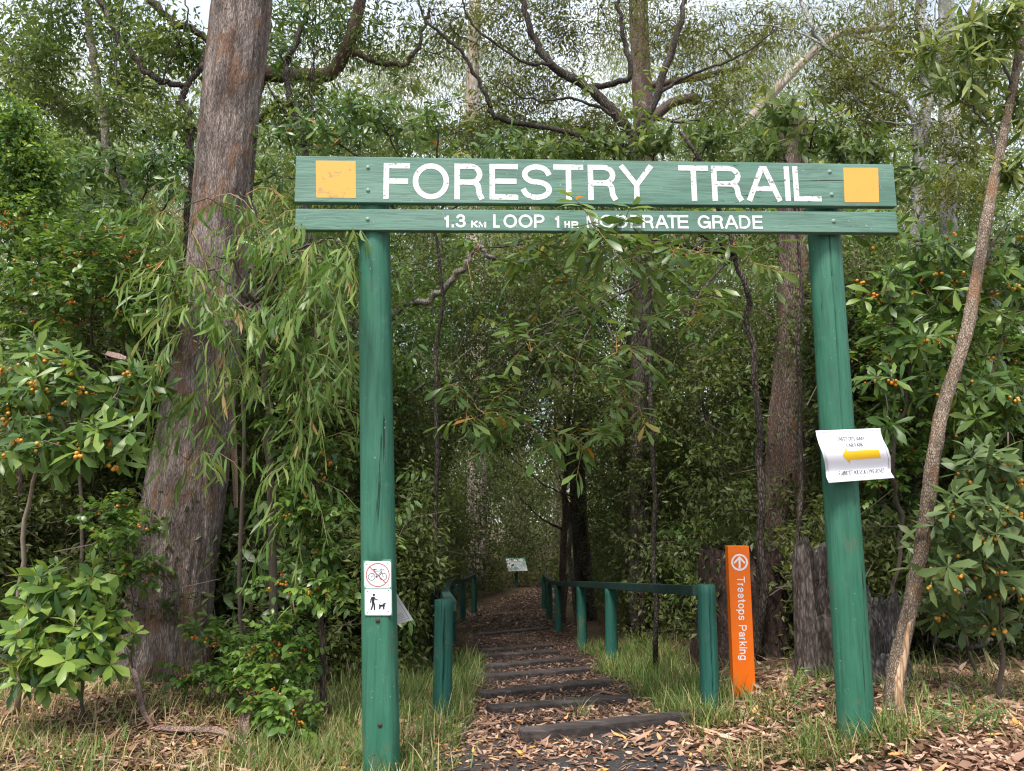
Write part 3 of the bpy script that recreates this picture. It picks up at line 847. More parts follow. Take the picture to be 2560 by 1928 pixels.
for x, y in ((421, 788), (805, 768), (424, 1177), (810, 1154)): s.fill(circ(x, y, 10, 10)[:-1])
mb.build('dog_walker_symbol', M['black'], pl2)

# tilted printed sheet leaning behind the left post
def z5(x, y, l=0.0):
    p = P(x, y, 4.69 + .0011 * (y - 1480)); return p + np.array([0, -l, l * .3])
nt = thing('paper_notice', 'white printed sheet hanging askew behind the left post, corner sticking out', 'notice', z5(970, 1570))
nq = [(903, 1506), (988, 1478), (1033.5, 1550), (945, 1574)]
sh = slab(z5, nq, -.004, 0).build('sheet', M['whiteplate'], nt)
def nmap(u, v, l=0.0):
    a, b, c, d_ = (np.array(q) for q in nq); q = (a * (1 - u) + b * u) * (1 - v) + (d_ * (1 - u) + c * u) * v; return z5(q[0], q[1], l)
mb = MB(); s = Strokes(mb, nmap, .0008)
s.line([(.08, .08), (.92, .08), (.92, .92), (.08, .92), (.08, .08)], .012)
for v in (.70, .75, .80, .85): s.line([(.2, v), (.84, v)], .012)
mb.build('print', M['grey'], sh)

# ------------------------------------------------------------------ laminated sheet on the right post
PCX = [(2039, 1077), (2201, 1070.6), (2236.5, 1195), (2072.5, 1207.6)]
PYY = RPY - .112
def pap(u, v, l=0.0):
    a, b, c, d_ = (np.array(q, float) for q in PCX)
    q = (a * (1 - u) + b * u) * (1 - v) + (d_ * (1 - u) + c * u) * v
    dx = np.interp(v, [0, .1, .25, .42, .6, .78, .88, 1], [0, -2.0, -1.0, 4.5, 4.5, -1.0, -5.5, 0]) * (.55 + .45 * u)
    dy = -.012 - .045 * math.sin(math.pi * min(1, v * 1.15)) ** 2 - .05 * max(0, v - .8) / .2 - .02 * abs(u - .5)
    p = P(q[0] + dx, q[1], PYY + dy); return p + np.array([0, -l, l * .2])
pp = thing('paper_sign', 'curled laminated white sheet with a yellow left arrow pinned to the right post', 'paper sign', pap(.5, 1))
NU, NV = 12, 36
mb = MB(); V = [pap(i / NU, j / NV) for j in range(NV + 1) for i in range(NU + 1)] + [pap(i / NU, j / NV) + np.array([0, .0012, 0]) for j in range(NV + 1) for i in range(NU + 1)]
o_ = (NU + 1) * (NV + 1); F = []
for j in range(NV):
    for i in range(NU):
        a = j * (NU + 1) + i; F += [(a, a + NU + 1, a + NU + 2, a + 1), (o_ + a, o_ + a + 1, o_ + a + NU + 2, o_ + a + NU + 1)]
for i in range(NU):
    a = NV * (NU + 1) + i; F += [(i, i + 1, o_ + i + 1, o_ + i), (a + 1, a, o_ + a, o_ + a + 1)]
for j in range(NV):
    a = j * (NU + 1); b = a + NU; F += [(a + NU + 1, a, o_ + a, o_ + a + NU + 1), (b, b + NU + 1, o_ + b + NU + 1, o_ + b)]
mb.add(V, F); sheet_o = mb.build('sheet', M['paper'], pp, smooth=True)
def pap_t(x, y, l=0.0): return pap(x, 1 - y, l)
mb = MB(); s = Strokes(mb, pap_t, .0012)
s.text('TREETOPS MAIN', .30, .775, .078, .0080, .10, .41, narrow=.85)
s.text('CAR PARK', .405, .655, .074, .0080, .12, .255, narrow=.9)
s.text('5 MINUTE WALK ALONG ROAD', .185, .115, .088, .0085, .10, .70, .16, narrow=.8)
mb.build('lettering', M['black'], sheet_o)
mb = MB(); s = Strokes(mb, pap_t, .0010)
n_ = 18
def dens(pts):
    out = []
    for a, b in zip(pts[:-1], pts[1:]): out += [(a[0] + (b[0] - a[0]) * i / n_, a[1] + (b[1] - a[1]) * i / n_) for i in range(n_)]
    return out + [pts[-1]]
s.line(dens([(.035, .04), (.965, .04), (.965, .96), (.035, .96), (.035, .04)]), .007)
s.line(dens([(.035, .195), (.16, .195)]), .005); s.line(dens([(.90, .195), (.965, .195)]), .005); s.line(dens([(.47, .085), (.62, .085)]), .008)
for pts in ([(.46, .035), (.46, .07), (.51, .07), (.51, .035), (.46, .035)], [(.54, .07), (.61, .07)], [(.575, .07), (.575, .03)]): s.line(pts, .012)
for x0, x1, yy in ((.1, .23, .875), (.38, .52, .885), (.52, .66, .9), (.79, .91, .905)):
    s.line([(x0 + (x1 - x0) * i / 8, yy + .012 * math.sin(i * 2.4)) for i in range(9)], .010)
mb.build('print', M['grey'], sheet_o)
mb = MB(); s = Strokes(mb, pap_t, .0011)
for i in range(10):
    for jv in range(6):
        x0, x1 = .385 + .047 * i, .385 + .047 * (i + 1); y0, y1 = .415 + .17 * jv / 6, .415 + .17 * (jv + 1) / 6; s.i = 0
        s.fill([(x0, y0), (x1, y0), (x1, y1), (x0, y1)])
for jv in range(10):
    y0, y1 = .335 + .033 * jv, .335 + .033 * (jv + 1); hx = lambda y: .29 + .095 * abs(y - .5) / .165
    s.i = 0; s.fill([(hx(y0), y0), (.3851, y0), (.3851, y1), (hx(y1), y1)])
mb.build('arrow', M['arrow'], sheet_o)

# ------------------------------------------------------------------ orange bollard
bb = G(1859, 1742); BY = bb[1]
bl_, br_ = P(1832.8, 1736, BY), P(1887.3, 1740, BY); tz = P(1850, 1365, BY)[2]
bx0 = (P(1821.7, 1366, BY)[0] + bl_[0]) / 2; bx1 = (P(1875.6, 1366, BY)[0] + br_[0]) / 2
bol = thing('bollard', 'slim bright orange way marker post with white arrow and Treetops Parking lettering', 'bollard', (bb[0], BY, bb[2]))
mb = MB(); dpt = .085
bc = np.array([(bx0 + bx1) / 2, BY + dpt / 2, (tz + bb[2] - .1) / 2])
mb.box(bc, ((bx1 - bx0) / 2, 0, 0), (0, dpt / 2, 0), (0, 0, (tz - bb[2] + .1) / 2))
bo = bevel(mb.build('body', M['orange'], bol), .003)
zt_px = ray(1850, 1365)
def z6(x, y, l=0.0):
    f = (y - 95) / 1415.0
    p = P(1780 + x / 3.786, 1340 + y / 3.786, BY)
    return np.array([bx0 + (bx1 - bx0) * ((x - (158 + 42 * f)) / 204.0), BY - l, p[2]])
mb = MB(); s = Strokes(mb, z6, .0008)
s.line(circ(268, 250, 71, 40), 17); s.line([(268, 205), (268, 300)], 19); s.line([(222, 252), (268, 203), (314, 252)], 17)
mb.build('arrow_symbol', M['signwhite'], bo)
def z6t(u, v, l=0.0): return z6(243 + v + u / 790 * 15, 385 + u, l)
mb = MB(); s = Strokes(mb, z6t, .0008); s.text('Treetops Parking', 0, 0, 73, 10.0, .13, 790)
mb.build('lettering', M['signwhite'], bo)

# ------------------------------------------------------------------ handrails
def rail(name, label, posts, side, near_full, th=.075, wd=.085, group=None):
    b0 = posts[0]
    root = thing(name, label, 'handrail', (b0[0], b0[1], float(ground_z(b0[0], b0[1]))))
    line = poly([(x, y, z) for x, y, z, _ in posts], 10)
    mb = MB(); V = []; F = []
    tg = np.gradient(line, axis=0); tg[:, 2] = 0; tg = unit(tg); sd = np.stack([tg[:, 1], -tg[:, 0], 0 * tg[:, 0]], 1)
    for p, q in zip(line, sd):
        V += [p + q * wd / 2, p - q * wd / 2, p - q * wd / 2 - np.array([0, 0, th]), p + q * wd / 2 - np.array([0, 0, th])]
    for i in range(len(line) - 1):
        for j in range(4):
            j2 = (j + 1) % 4; F.append((i * 4 + j, i * 4 + j2, (i + 1) * 4 + j2, (i + 1) * 4 + j))
    F += [(3, 2, 1, 0), tuple((len(line) - 1) * 4 + j for j in range(4))]
    mb.add(V, F); bevel(mb.build('rail', M['rail_bar'], root), .004)
    for i, (x, y, z, off) in enumerate(posts):
        zz = z - (th + .002) if off == 0 else z
        gz = float(ground_z(x + off, y))
        round_post('post', (x + off, y, gz - .1), (x + off, y, zz + (.003 if off else 0)), .071, .067, M['rail'], root, k=56, rows=16, seed=i * 3.1 + side, cap=.004, crack=(.2, .97, 4.9) if i == 0 else None)
    return root
def pt(px, py, Y, off=0.0):
    p = P(px, py, Y); return (p[0], p[1], p[2], off)
rail('handrail', 'green timber handrail on six posts along the right side of the trail',
     [pt(1745, 1464, 5.95, .06), pt(1526, 1456, 9.0), pt(1453, 1454, 11.0), pt(1395, 1453, 13.9), pt(1373, 1448, 17.5), pt(1360, 1433, 21.3)], 1, True)
rail('handrail', 'shorter green handrail curving along the left side of the trail, pale worn rail top',
     [pt(1127, 1502, 5.85, -.052), pt(1114, 1470, 8.6, -.09), pt(1131, 1448, 11.9), pt(1158, 1447, 17.2), pt(1186, 1434, 20.2)], 2, True)

# ------------------------------------------------------------------ timber step edges
steps = [((1304, 1856), (1775, 1803), .10, 'broad front timber at the foot of the path beside the right handrail post'),
         ((1222, 1789), (1573, 1760), .085, 'second timber step edge, black asphalt and leaves in front of it'),
         ((1199, 1751), (1526, 1717), .085, 'third timber step edge up the path, dark with a weathered top'),
         ((1190, 1706), (1468, 1684), .08, 'fourth timber step edge, half buried in brown leaf mulch'),
         ((1220, 1677), (1426, 1657), .08, 'fifth timber step edge, slanting across the mulch between grass verges'),
         ((1205, 1650), (1392, 1638), .08, 'sixth timber step edge, thin dark line across the leaf mulch'),
         ((1199, 1636), (1379, 1621), .08, 'seventh timber step edge, close behind the sixth'),
         ((1195, 1594), (1369, 1577), .08, 'farthest timber step edge, thin line near the level end of the steps')]
for (a, b, h, lab) in steps:
    pa, pb = G(*a), G(*b); ax = pb - pa; L_ = np.linalg.norm(ax); ax /= L_
    sd = np.cross(ax, [0, 0, 1.0]); sd /= np.linalg.norm(sd); up = np.cross(sd, ax)
    if up[2] < 0: up = -up
    mb = MB(); N = 24; V = []; F = []
    for i in range(N + 1):
        c = pa + ax * L_ * i / N
        for (sx, sz) in ((-1, 0), (1, 0), (1, 1), (-1, 1)):
            jit = np.array([rng.normal(0, .001), rng.normal(0, .001), rng.normal(0, .0015)])
            V.append(c + sd * sx * .062 + up * ((h * .8 if sz else -.08)) + jit)
    for i in range(N):
        for j in range(4): F.append((i * 4 + j, i * 4 + (j + 1) % 4, (i + 1) * 4 + (j + 1) % 4, (i + 1) * 4 + j))
    F += [(3, 2, 1, 0), tuple(N * 4 + j for j in range(4))]
    mb.add(V, F); o = bevel(mb.build('step_timber', M['timber']), .012, 2)
    tag(o, lab, 'step', 'timber step edges across the trail')

# ------------------------------------------------------------------ interpretive board at the end of the path
ig = G(1291, 1470); IY = ig[1]
inf = thing('information_board', 'small tilted information panel on a green post at the bend of the trail', 'information board', ig)
mb = MB(); zc = P(1291, 1424, IY)[2]
mb.box((ig[0], IY + .04, (ig[2] - .1 + zc) / 2), (.045, 0, 0), (0, .045, 0), (0, 0, (zc - ig[2] + .1) / 2)); bevel(mb.build('post', M['rail'], inf), .004)
IC = [(1263.5, 1395.5), (1311.5, 1395), (1319, 1426.8), (1271, 1429)]
def z7(u, v, l=0.0):
    a, b, c, d_ = (np.array(q, float) for q in IC); q = (a * (1 - u) + b * u) * (1 - v) + (d_ * (1 - u) + c * u) * v
    p = P(q[0], q[1], IY + .10 - .28 * v); return p + np.array([0, -l * .8, l * .6])
pn = slab(z7, [(0, 0), (1, 0), (1, 1), (0, 1)], -.03, 0).build('panel', M['info_pic'], inf)
slab(z7, [(0, 0), (1, 0), (1, .26), (0, .26)], .001, .004).build('header', M['info_green'], pn)
slab(z7, [(.82, .3), (.98, .3), (.98, .58), (.82, .58)], .001, .004).build('inset', M['plate_back'], pn)
slab(z7, circ(.42, .78, .10, 16)[:-1], .001, .004).build('emblem', M['info_blue'], pn)
mb = MB(); s = Strokes(mb, z7, .006)
s.line([(.46, .17), (.83, .17)], .07); s.line([(.08, .13), (.12, .13)], .09); s.line([(.15, .2), (.32, .2)], .03)
mb.build('title_text', M['signwhite'], pn)

# ------------------------------------------------------------------ stumps
def stump(name, label, c, r0, r1, h, mat, k=72, rows=40, jag=.15, lob=.12, seed=0, gapdir=None, lean=(0, 0)):
    V = []; F = []
    prof = []
    for j in range(k):
        a = 2 * math.pi * j / k; x, y = math.cos(a), math.sin(a)
        hj = h * (1 - jag * (.5 + .9 * mnoise.noise(Vector((x * 1.5 + seed, y * 1.5, 0))) + .5 * mnoise.noise(Vector((x * 5 + seed, y * 5, 2)))))
        if gapdir is not None:
            da = abs((a - gapdir[0] + math.pi) % (2 * math.pi) - math.pi); hj *= 1 - gapdir[2] * (1 - sstep(gapdir[1] * .7, gapdir[1], da))
        prof.append(hj)
    for i in range(rows + 1):
        f = i / rows
        for j in range(k):
            a = 2 * math.pi * j / k; x, y = math.cos(a), math.sin(a); z = -.12 + (prof[j] + .12) * f
            r = r1 + (r0 - r1) * (1 - f) ** 2.2
            r *= 1 + lob * mnoise.noise(Vector((x * 1.8 + seed, y * 1.8, z * .6))) + .06 * mnoise.noise(Vector((x * 5, y * 5 + seed, z * 2.6))) + .035 * mnoise.noise(Vector((x * 11, y * 11 + seed, z * 7)))
            V.append((c[0] + x * r + lean[0] * z, c[1] + y * r + lean[1] * z, c[2] + z))
    for i in range(rows):
        for j in range(k): F.append((i * k + j, i * k + (j + 1) % k, (i + 1) * k + (j + 1) % k, (i + 1) * k + j))
    for m_, (sc, dz) in enumerate(((.72, -.03), (.6, -.25), (.1, -.4))):
        o0 = len(V)
        for j in range(k):
            p = np.array(V[rows * k + j]); V.append((c[0] + lean[0] * prof[j] + (p[0] - c[0] - lean[0] * prof[j]) * sc, c[1] + (p[1] - c[1]) * sc, max(c[2] + .05, p[2] + dz * min(1, h) + .02 * mnoise.noise(Vector((j * .9, m_, seed))))))
        p0 = rows * k if m_ == 0 else o0 - k
        for j in range(k): F.append((p0 + j, p0 + (j + 1) % k, o0 + (j + 1) % k, o0 + j))
    F.append(tuple(o0 + j for j in range(k)))
    mb = MB(); mb.add(V, F); o = mb.build(name, mat, smooth=False)
    return tag(o, label, 'tree stump')
sb = G(1862, 1640)
stump('tree_stump', 'broad dark sawn stump standing behind the orange bollard', sb, .132 * sb[1] / 2.0, .104 * sb[1] / 2.0, P(1842, 1362, sb[1])[2] - sb[2], M['stump'], jag=.06, seed=2)
hb = G(2052, 1695)
stump('tree_stump', 'tall hollow grey stump with split jagged top, left behind the right sign post', hb, .165, .14, P(2040, 1338, hb[1])[2] - hb[2], M['grey_wood'], jag=.14, lob=.3, seed=7, gapdir=(4.9, .8, .55))
kb = G(2210, 1705); kb[2] = float(ground_z(kb[0], kb[1]))
stump('tree_stump', 'low charred black stump between the right sign post and the leaning trunk', kb, .21, .17, P(2210, 1458, kb[1])[2] - kb[2], M['char'], jag=.35, lob=.4, seed=12, gapdir=(4.4, .5, .6))
# ------------------------------------------------------------------ trees and shrubs
def gz(x, y): return float(ground_z(x, y))
def at(px, Y):
    """Ground point Y metres ahead in that column of the view."""
    x = (px - 1280) / F_PX * Y
    for _ in range(3):
        z = gz(x, Y); x = (px - 1280) / F_PX * (Y * CP + (z - EYE) * SP)
    return np.array([x, Y, gz(x, Y)])

def E(px, py, Y, rx, ry, rz, n): return (P(px, py, Y), (rx, ry, rz), n)

def woody(name, label, cat, base, limbs, bark, ells, fill, templ, mat, gap=0.0, gs=1.3, tw=.005, twmat=None, group=None, k=8, rough=.06, berries=None, maxtw=700, sag=.08, up=.5, fwd=.3, jit=.35, part='trunk', crown='crown'):
    root = thing(name, label, cat, base, group)
    mb = MB(); skel = []
    first = limbs[0]
    for i_, l in enumerate(limbs):
        if i_:                              # limbs that share the stem leave it where they part from it
            m_ = 0
            while m_ < min(len(l[0]), len(first[0])) and np.allclose(l[0][m_], first[0][m_]): m_ += 1
            if m_ >= 1 and len(l[0]) - m_ >= 1 and l[1] == first[1]:
                n_f = len(l[0]); fr = (m_ - 1) / (n_f - 1)
                if m_ == 1: l = (l[0], l[1] * .7) + tuple(l[2:])
                else: l = (l[0][m_ - 1:], (l[1] + (l[2] - l[1]) * fr) * .8) + tuple(l[2:])
        limb(mb, l[0], l[1], l[2], k=l[3] if len(l) > 3 else k, rough=rough, skel=skel)
    tb = MB() if twmat else mb
    C, Dv = ell(ells, gap, gs) if ells else (np.zeros((0, 3)), None)
    if len(C):
        connect(tb, skel, C, tw, sag=sag, maxn=maxtw)
        lv = Leaves(templ); fill(lv, C, outward(Dv, up, jit, fwd), tb); lv.build(crown, mat, root)
        if berries:
            bm, br, frac, per, drop = berries; b = MB()
            for c in C[rng.random(len(C)) < frac]:
                for _ in range(rng.integers(2, per + 1)):
                    q = c + np.array([rng.normal(0, br * 1.5), rng.normal(0, br * 1.5) - br, -abs(rng.normal(drop, br))])
                    b.ball(q, br * rng.uniform(.8, 1.15), 7, 5)
            tag(b.build('berries', bm, root, smooth=True), kind='stuff')
    mb.build(part, bark, root, smooth=True)
    if twmat: tb.build('twigs', twmat, root)
    return root

# 1 --- the great gum left of the sign
axis_px = [(402, 1700), (420, 1540), (441, 1389), (466, 1215), (500, 1000), (525, 850), (540, 694), (556, 480), (574, 289), (606, 0)]
wid_px = [206, 200, 196, 194, 172, 156, 148, 148, 149, 155]
TY = 6.9
tb_ = G(402, 1700); TY = tb_[1]
ax_ = [P(a, b, TY) for a, b in axis_px]; ax_[0] = np.array([ax_[0][0], TY, gz(ax_[0][0], TY) - .15])
rad_ = [w_ * TY / F_PX / 2 * (.985) for w_ in wid_px]
top_dir = unit((ax_[-1] - ax_[-3])[None])[0]
ax_ += [ax_[-1] + top_dir * 3, ax_[-1] + top_dir * 7 + np.array([.2, 0, 0])]; rad_ += [.24, .13]
gum = thing('gum_tree', 'massive leaning gum tree with furrowed grey brown bark, left of the sign', 'tree', tb_)
q = poly(ax_, 44); f = np.linspace(0, 1, len(q)); rr = np.interp(f, np.linspace(0, 1, len(rad_)), rad_)
rr[:40] *= 1 + .26 * (1 - np.linspace(0, 1, 40)) ** 2
k = 128; V = np.empty((len(q), k, 3))
for i in range(len(q)):
    s_ = i * .028
    for j in range(k):
        a = 2 * math.pi * j / k; x, y = math.cos(a), math.sin(a); z = q[i][2]
        n1 = mnoise.noise(Vector((x * 17 + .5 * z, y * 17, z * 1.6))); n2 = mnoise.noise(Vector((x * 34, y * 34 + .6 * z, z * 4.5 + 5))); n3 = mnoise.noise(Vector((x * 1.2, y * 1.2, z * .5 + 9)))
        r = rr[i] * (1 + .05 * n3) + .014 * (.5 - abs(n1) * 1.6) + .009 * (.5 - abs(n2) * 1.7)
        V[i, j] = q[i] + np.array([x * r, y * r, -.0 * r])
F = [(i * k + j, i * k + (j + 1) % k, (i + 1) * k + (j + 1) % k, (i + 1) * k + j) for i in range(len(q) - 1) for j in range(k)]
mb = MB(); mb.add(V.reshape(-1, 3), F); mb.build('trunk', M['bark_gum'], gum, smooth=True)
mb = MB(); skel = []
tp = ax_[-1]
for dx, dy, dz in ((-2.5, .5, 2.5), (2.2, 1.5, 3), (.4, 2.8, 3.4), (-1.0, 2.5, 1.6), (1.5, -.5, 2.2)):
    limb(mb, [tp + np.array([0, 0, -2.4]), tp + np.array([dx * .45, dy * .45, dz * .2]), tp + np.array([dx, dy, dz])], .11, .03, 7, skel=skel)
C, Dv = ell([(tp + np.array([0, 1, 2.4]), (3.4, 3.0, 2.2), 330)], .35, .5)
connect(mb, skel, C, .012); mb.build('limbs', M['bark_pale'], gum, smooth=True)
lv = Leaves('small'); scatter(lv, C, .5, 34, .17, .2, (.3, .8), .7); lv.build('crown', M['lf_gum'], gum)

# 2 --- glossy shrub with bright young whorls, lower left
b0 = at(205, 5.3); b0[2] = gz(b0[0], 5.3)
lime_l = [([b0, P(190, 1640, 5.2), P(c, r_, 5.15)], .014, .005, 5) for c, r_ in ((60, 1480), (170, 1420), (270, 1500), (120, 1560), (230, 1590), (60, 1640))]
def f_lime(lv, C, Dv, tb): rosettes(lv, C, Dv, 11, .155, .36, (.42, .70), -20, 62, young=.52)
woody('shrub', 'low shrub with glossy dark leaves and lime green new whorls at lower left', 'shrub', b0, lime_l, M['twig'],
      [E(80, 1480, 5.1, .22, .3, .14, 10), E(200, 1460, 5.1, .28, .3, .13, 13), E(70, 1600, 5.0, .2, .3, .2, 9), E(210, 1600, 5.0, .32, .3, .2, 18), E(120, 1690, 5.0, .22, .3, .12, 9), E(270, 1550, 5.1, .16, .2, .15, 6)],
      f_lime, 'obov', M['lf_lime'], up=.75, fwd=.55, jit=.25, tw=.005, twmat=M['twig_ochre'])

# 3 --- shrub with yellow berries, left edge
b0 = at(40, 5.4)
yb_l = [([b0, P(60, 1300, 5.2), P(110, 1120, 5.0), P(c, r_, 4.8)], .02, .006, 5) for c, r_ in ((40, 1050), (160, 960), (260, 1010), (300, 1120), (90, 900), (220, 1150))]
def f_berry(lv, C, Dv, tb): rosettes(lv, C, Dv, 8, .16, .29, (.25, .85), -12, 55)
woody('berry_shrub', 'leafy shrub with clusters of yellow berries at the left edge', 'shrub', b0, yb_l, M['twig_pale'],
      [E(90, 890, 5.0, .3, .35, .16, 20), E(200, 960, 4.9, .4, .35, .2, 26), E(60, 1010, 4.8, .25, .3, .2, 14), E(150, 1120, 4.7, .3, .25, .16, 16), E(270, 1090, 4.7, .22, .25, .18, 13), E(20, 1150, 4.7, .12, .2, .1, 5), E(360, 960, 5.1, .2, .2, .2, 10)],
      f_berry, 'obov', M['lf_berry'], up=.55, fwd=.65, jit=.3, tw=.0055, twmat=M['twig_pale'], berries=(M['berry'], .0125, .5, 6, .035))

# 4 --- orange-berried bush above it
b0 = at(180, 7.0)
ob_l = [([b0, P(200, 1200, 6.8), P(c, 800, 6.6), P(c + 20, r_, 6.4)], .025, .006, 5) for c, r_ in ((40, 620), (140, 600), (230, 640), (330, 610), (390, 700), (80, 760))]
def f_small(lv, C, Dv, tb): sprays(lv, C, Dv, 9, .072, .55, (.2, .85), .16, .3); sprays(lv, C + rng.normal(0, .06, C.shape), unit(Dv + rng.normal(0, .6, Dv.shape)), 8, .066, .55, (.2, .85), .15, .3)
woody('berry_bush', 'dense dark bush speckled with small orange berries, upper left of the yellow berries', 'bush', b0, ob_l, M['twig'],
      [E(110, 650, 6.4, .55, .45, .3, 56), E(280, 650, 6.4, .5, .45, .35, 62), E(180, 760, 6.2, .7, .45, .28, 80), E(360, 760, 6.4, .35, .3, .3, 36), E(40, 560, 6.6, .3, .3, .2, 20)],
      f_small, 'lance', M['lf_vine'], tw=.004, berries=(M['berry_orange'], .0105, .4, 5, .02), up=.4, fwd=.5, gap=.2, gs=1.6)

# 5 --- drooping tree with sickle leaves round the great trunk
b0 = at(690, 6.2)
hub = P(640, 760, 5.6)
sk_l = [([b0, P(680, 1300, 6.0), P(660, 950, 5.8), hub], .035, .022, 7)]
for c, r_, yy in ((420, 690, 5.2), (520, 640, 5.2), (600, 520, 5.6), (730, 600, 4.9), (840, 590, 4.6), (880, 640, 4.4), (760, 760, 5.0), (560, 940, 5.4), (800, 1000, 5.1), (470, 1150, 5.4), (470, 900, 5.3)):
    e_ = P(c, r_, yy); sk_l.append(([hub, hub * .5 + e_ * .5 + np.array([0, 0, .14]), e_], .016, .004, 5))
def f_hang(lv, C, Dv, tb): hangers(lv, C, Dv, 12, .16, .125, (.15, .85), .42, tb)
woody('wattle_tree', 'drooping wattle with long sickle leaves hanging across the great gum trunk', 'tree', b0, sk_l, M['twig'],
      [E(430, 700, 5.2, .2, .25, .1, 7), E(500, 740, 5.2, .24, .25, .15, 11), E(470, 820, 5.2, .2, .25, .22, 10), E(570, 860, 5.3, .16, .25, .15, 5),
       E(720, 630, 4.9, .18, .2, .1, 7), E(800, 600, 4.7, .2, .2, .1, 9), E(870, 640, 4.35, .1, .1, .12, 6), E(790, 700, 4.9, .28, .2, .22, 12), E(700, 790, 5.1, .2, .2, .25, 9),
       E(500, 970, 5.5, .3, .2, .2, 9), E(480, 1130, 5.5, .2, .2, .1, 5), E(810, 960, 5.2, .14, .2, .3, 7), E(770, 1180, 5.3, .12, .15, .35, 9), E(640, 980, 5.5, .2, .2, .2, 6), E(850, 720, 4.6, .1, .1, .2, 6), E(740, 880, 5.0, .2, .2, .3, 9), E(790, 1060, 5.2, .12, .15, .25, 7)],
      f_hang, 'lance', M['lf_sickle'], up=.35, fwd=.4, jit=.4, tw=.0045, twmat=M['twig_green'])
b0 = at(600, 6.6)
woody('wattle_tree', 'thin wattle sapling with fine leaves crossing the trunk level with the yellow square', 'tree', b0, [([b0, P(610, 1000, 6.2), P(640, 560, 5.9), P(600, 480, 5.8)], .02, .006, 6), ([P(640, 560, 5.9), P(520, 500, 5.7), P(420, 540, 5.7)], .008, .003, 5)], M['twig'],
      [E(540, 490, 5.7, .35, .25, .06, 6), E(440, 550, 5.7, .25, .25, .12, 6), E(640, 560, 5.7, .15, .2, .12, 5), E(690, 640, 5.9, .2, .2, .15, 6)],
      f_hang, 'lance', M['lf_sickle'], up=.5, fwd=.3, tw=.0035, twmat=M['twig_ochre'])

# 6 --- slim stem wrapped in a berried creeper, beside the left post; and the low mat under it
b0 = at(815, 5.6)
def f_vine(lv, C, Dv, tb): sprays(lv, C, Dv, 8, .068, .58, (.2, .9), .13, .4); sprays(lv, C + rng.normal(0, .04, C.shape), unit(Dv + rng.normal(0, .6, Dv.shape)), 7, .062, .58, (.2, .9), .12, .4)
woody('creeper', 'orange berried creeper climbing a slim leaning stem left of the left sign post', 'creeper', b0,
      [([b0, P(812, 1700, 5.6), P(800, 1500, 5.55), P(798, 1280, 5.5), P(775, 1050, 5.6), P(790, 820, 5.8)], .026, .012, 7), ([P(745, 1250, 5.6), P(760, 1430, 5.5), P(800, 1560, 5.5)], .006, .005, 4)], M['bark_brown'],
      [E(795, 1160, 5.4, .16, .14, .15, 16), E(770, 1270, 5.3, .2, .15, .12, 22), E(800, 1380, 5.4, .13, .13, .1, 12), E(805, 1470, 5.3, .12, .12, .1, 12), E(735, 900, 5.5, .16, .2, .25, 16), E(720, 1060, 5.6, .14, .2, .2, 12), E(700, 1450, 5.6, .12, .1, .1, 5)],
      f_vine, 'lance', M['lf_vine'], tw=.003, up=.2, fwd=.8, berries=(M['berry_orange'], .010, .55, 5, .02))
b0 = at(650, 5.5)
woody('creeper', 'low orange berried creeper mat spreading over the ground right of the gum foot', 'creeper', b0,
      [([b0, P(620, 1640, 5.7), P(520, 1600, 6.0)], .008, .004, 4), ([b0, P(700, 1650, 5.5), P(740, 1600, 5.5)], .008, .004, 4), ([b0, P(720, 1760, 5.2), P(740, 1810, 5.2)], .008, .004, 4)], M['twig'],
      [E(540, 1600, 5.9, .2, .2, .10, 14), E(600, 1670, 5.7, .25, .2, .10, 20), E(690, 1640, 5.5, .22, .2, .14, 26), E(660, 1720, 5.3, .25, .2, .1, 22), E(735, 1790, 5.1, .14, .15, .14, 16), E(470, 1680, 5.8, .12, .1, .06, 6), E(700, 1580, 5.6, .16, .15, .08, 10)],
      f_vine, 'lance', M['lf_vine'], tw=.003, up=.6, fwd=.6, berries=(M['berry_orange'], .010, .5, 4, .01))
b0 = at(330, 6.4)
woody('creeper', 'green creeper on the shaded left side of the gum foot', 'creeper', b0, [([b0, P(330, 1500, 6.3), P(320, 1350, 6.3)], .01, .004, 4)], M['twig'],
      [E(310, 1330, 6.2, .25, .2, .12, 16), E(330, 1430, 6.2, .18, .2, .15, 16), E(280, 1280, 6.4, .2, .2, .12, 10)], f_vine, 'lance', M['lf_vine'], tw=.003, fwd=.7, berries=(M['berry_orange'], .010, .3, 3, .01))

# 7 --- dark broad-leaved shrub behind the creeper
b0 = at(640, 7.4)
def f_bigdroop(lv, C, Dv, tb): rosettes(lv, C, Dv, 8, .2, .3, (.1, .7), -60, 20)
woody('shrub', 'shaded shrub with large drooping dull leaves between the gum and the left post', 'shrub', b0,
      [([b0, P(640, 1500, 7.3), P(c, r_, 7.2)], .016, .006, 5) for c, r_ in ((580, 1380), (640, 1340), (700, 1400), (610, 1460), (720, 1480))], M['twig'],
      [E(610, 1430, 7.1, .3, .2, .35, 16), E(690, 1430, 7.1, .3, .2, .35, 14), E(650, 1290, 7.2, .3, .2, .2, 8)], f_bigdroop, 'lance', M['lf_grey'], up=.3, fwd=.4, tw=.005)
b0 = at(930, 8.2)
woody('shrub', 'shrub with pale hand shaped leaf whorls just behind the left post', 'shrub', b0, [([b0, P(940, 1500, 8.1), P(c, r_, 8.0)], .014, .006, 5) for c, r_ in ((1000, 1340), (900, 1400), (1030, 1440), (840, 1300))], M['twig'],
      [E(1000, 1350, 8.0, .28, .2, .12, 10), E(900, 1380, 8.0, .3, .2, .15, 10), E(1040, 1440, 8.0, .2, .2, .12, 8), E(850, 1290, 8.0, .2, .2, .15, 7)], f_bigdroop, 'lance', M['lf_grey'], up=.5, fwd=.4, tw=.005)

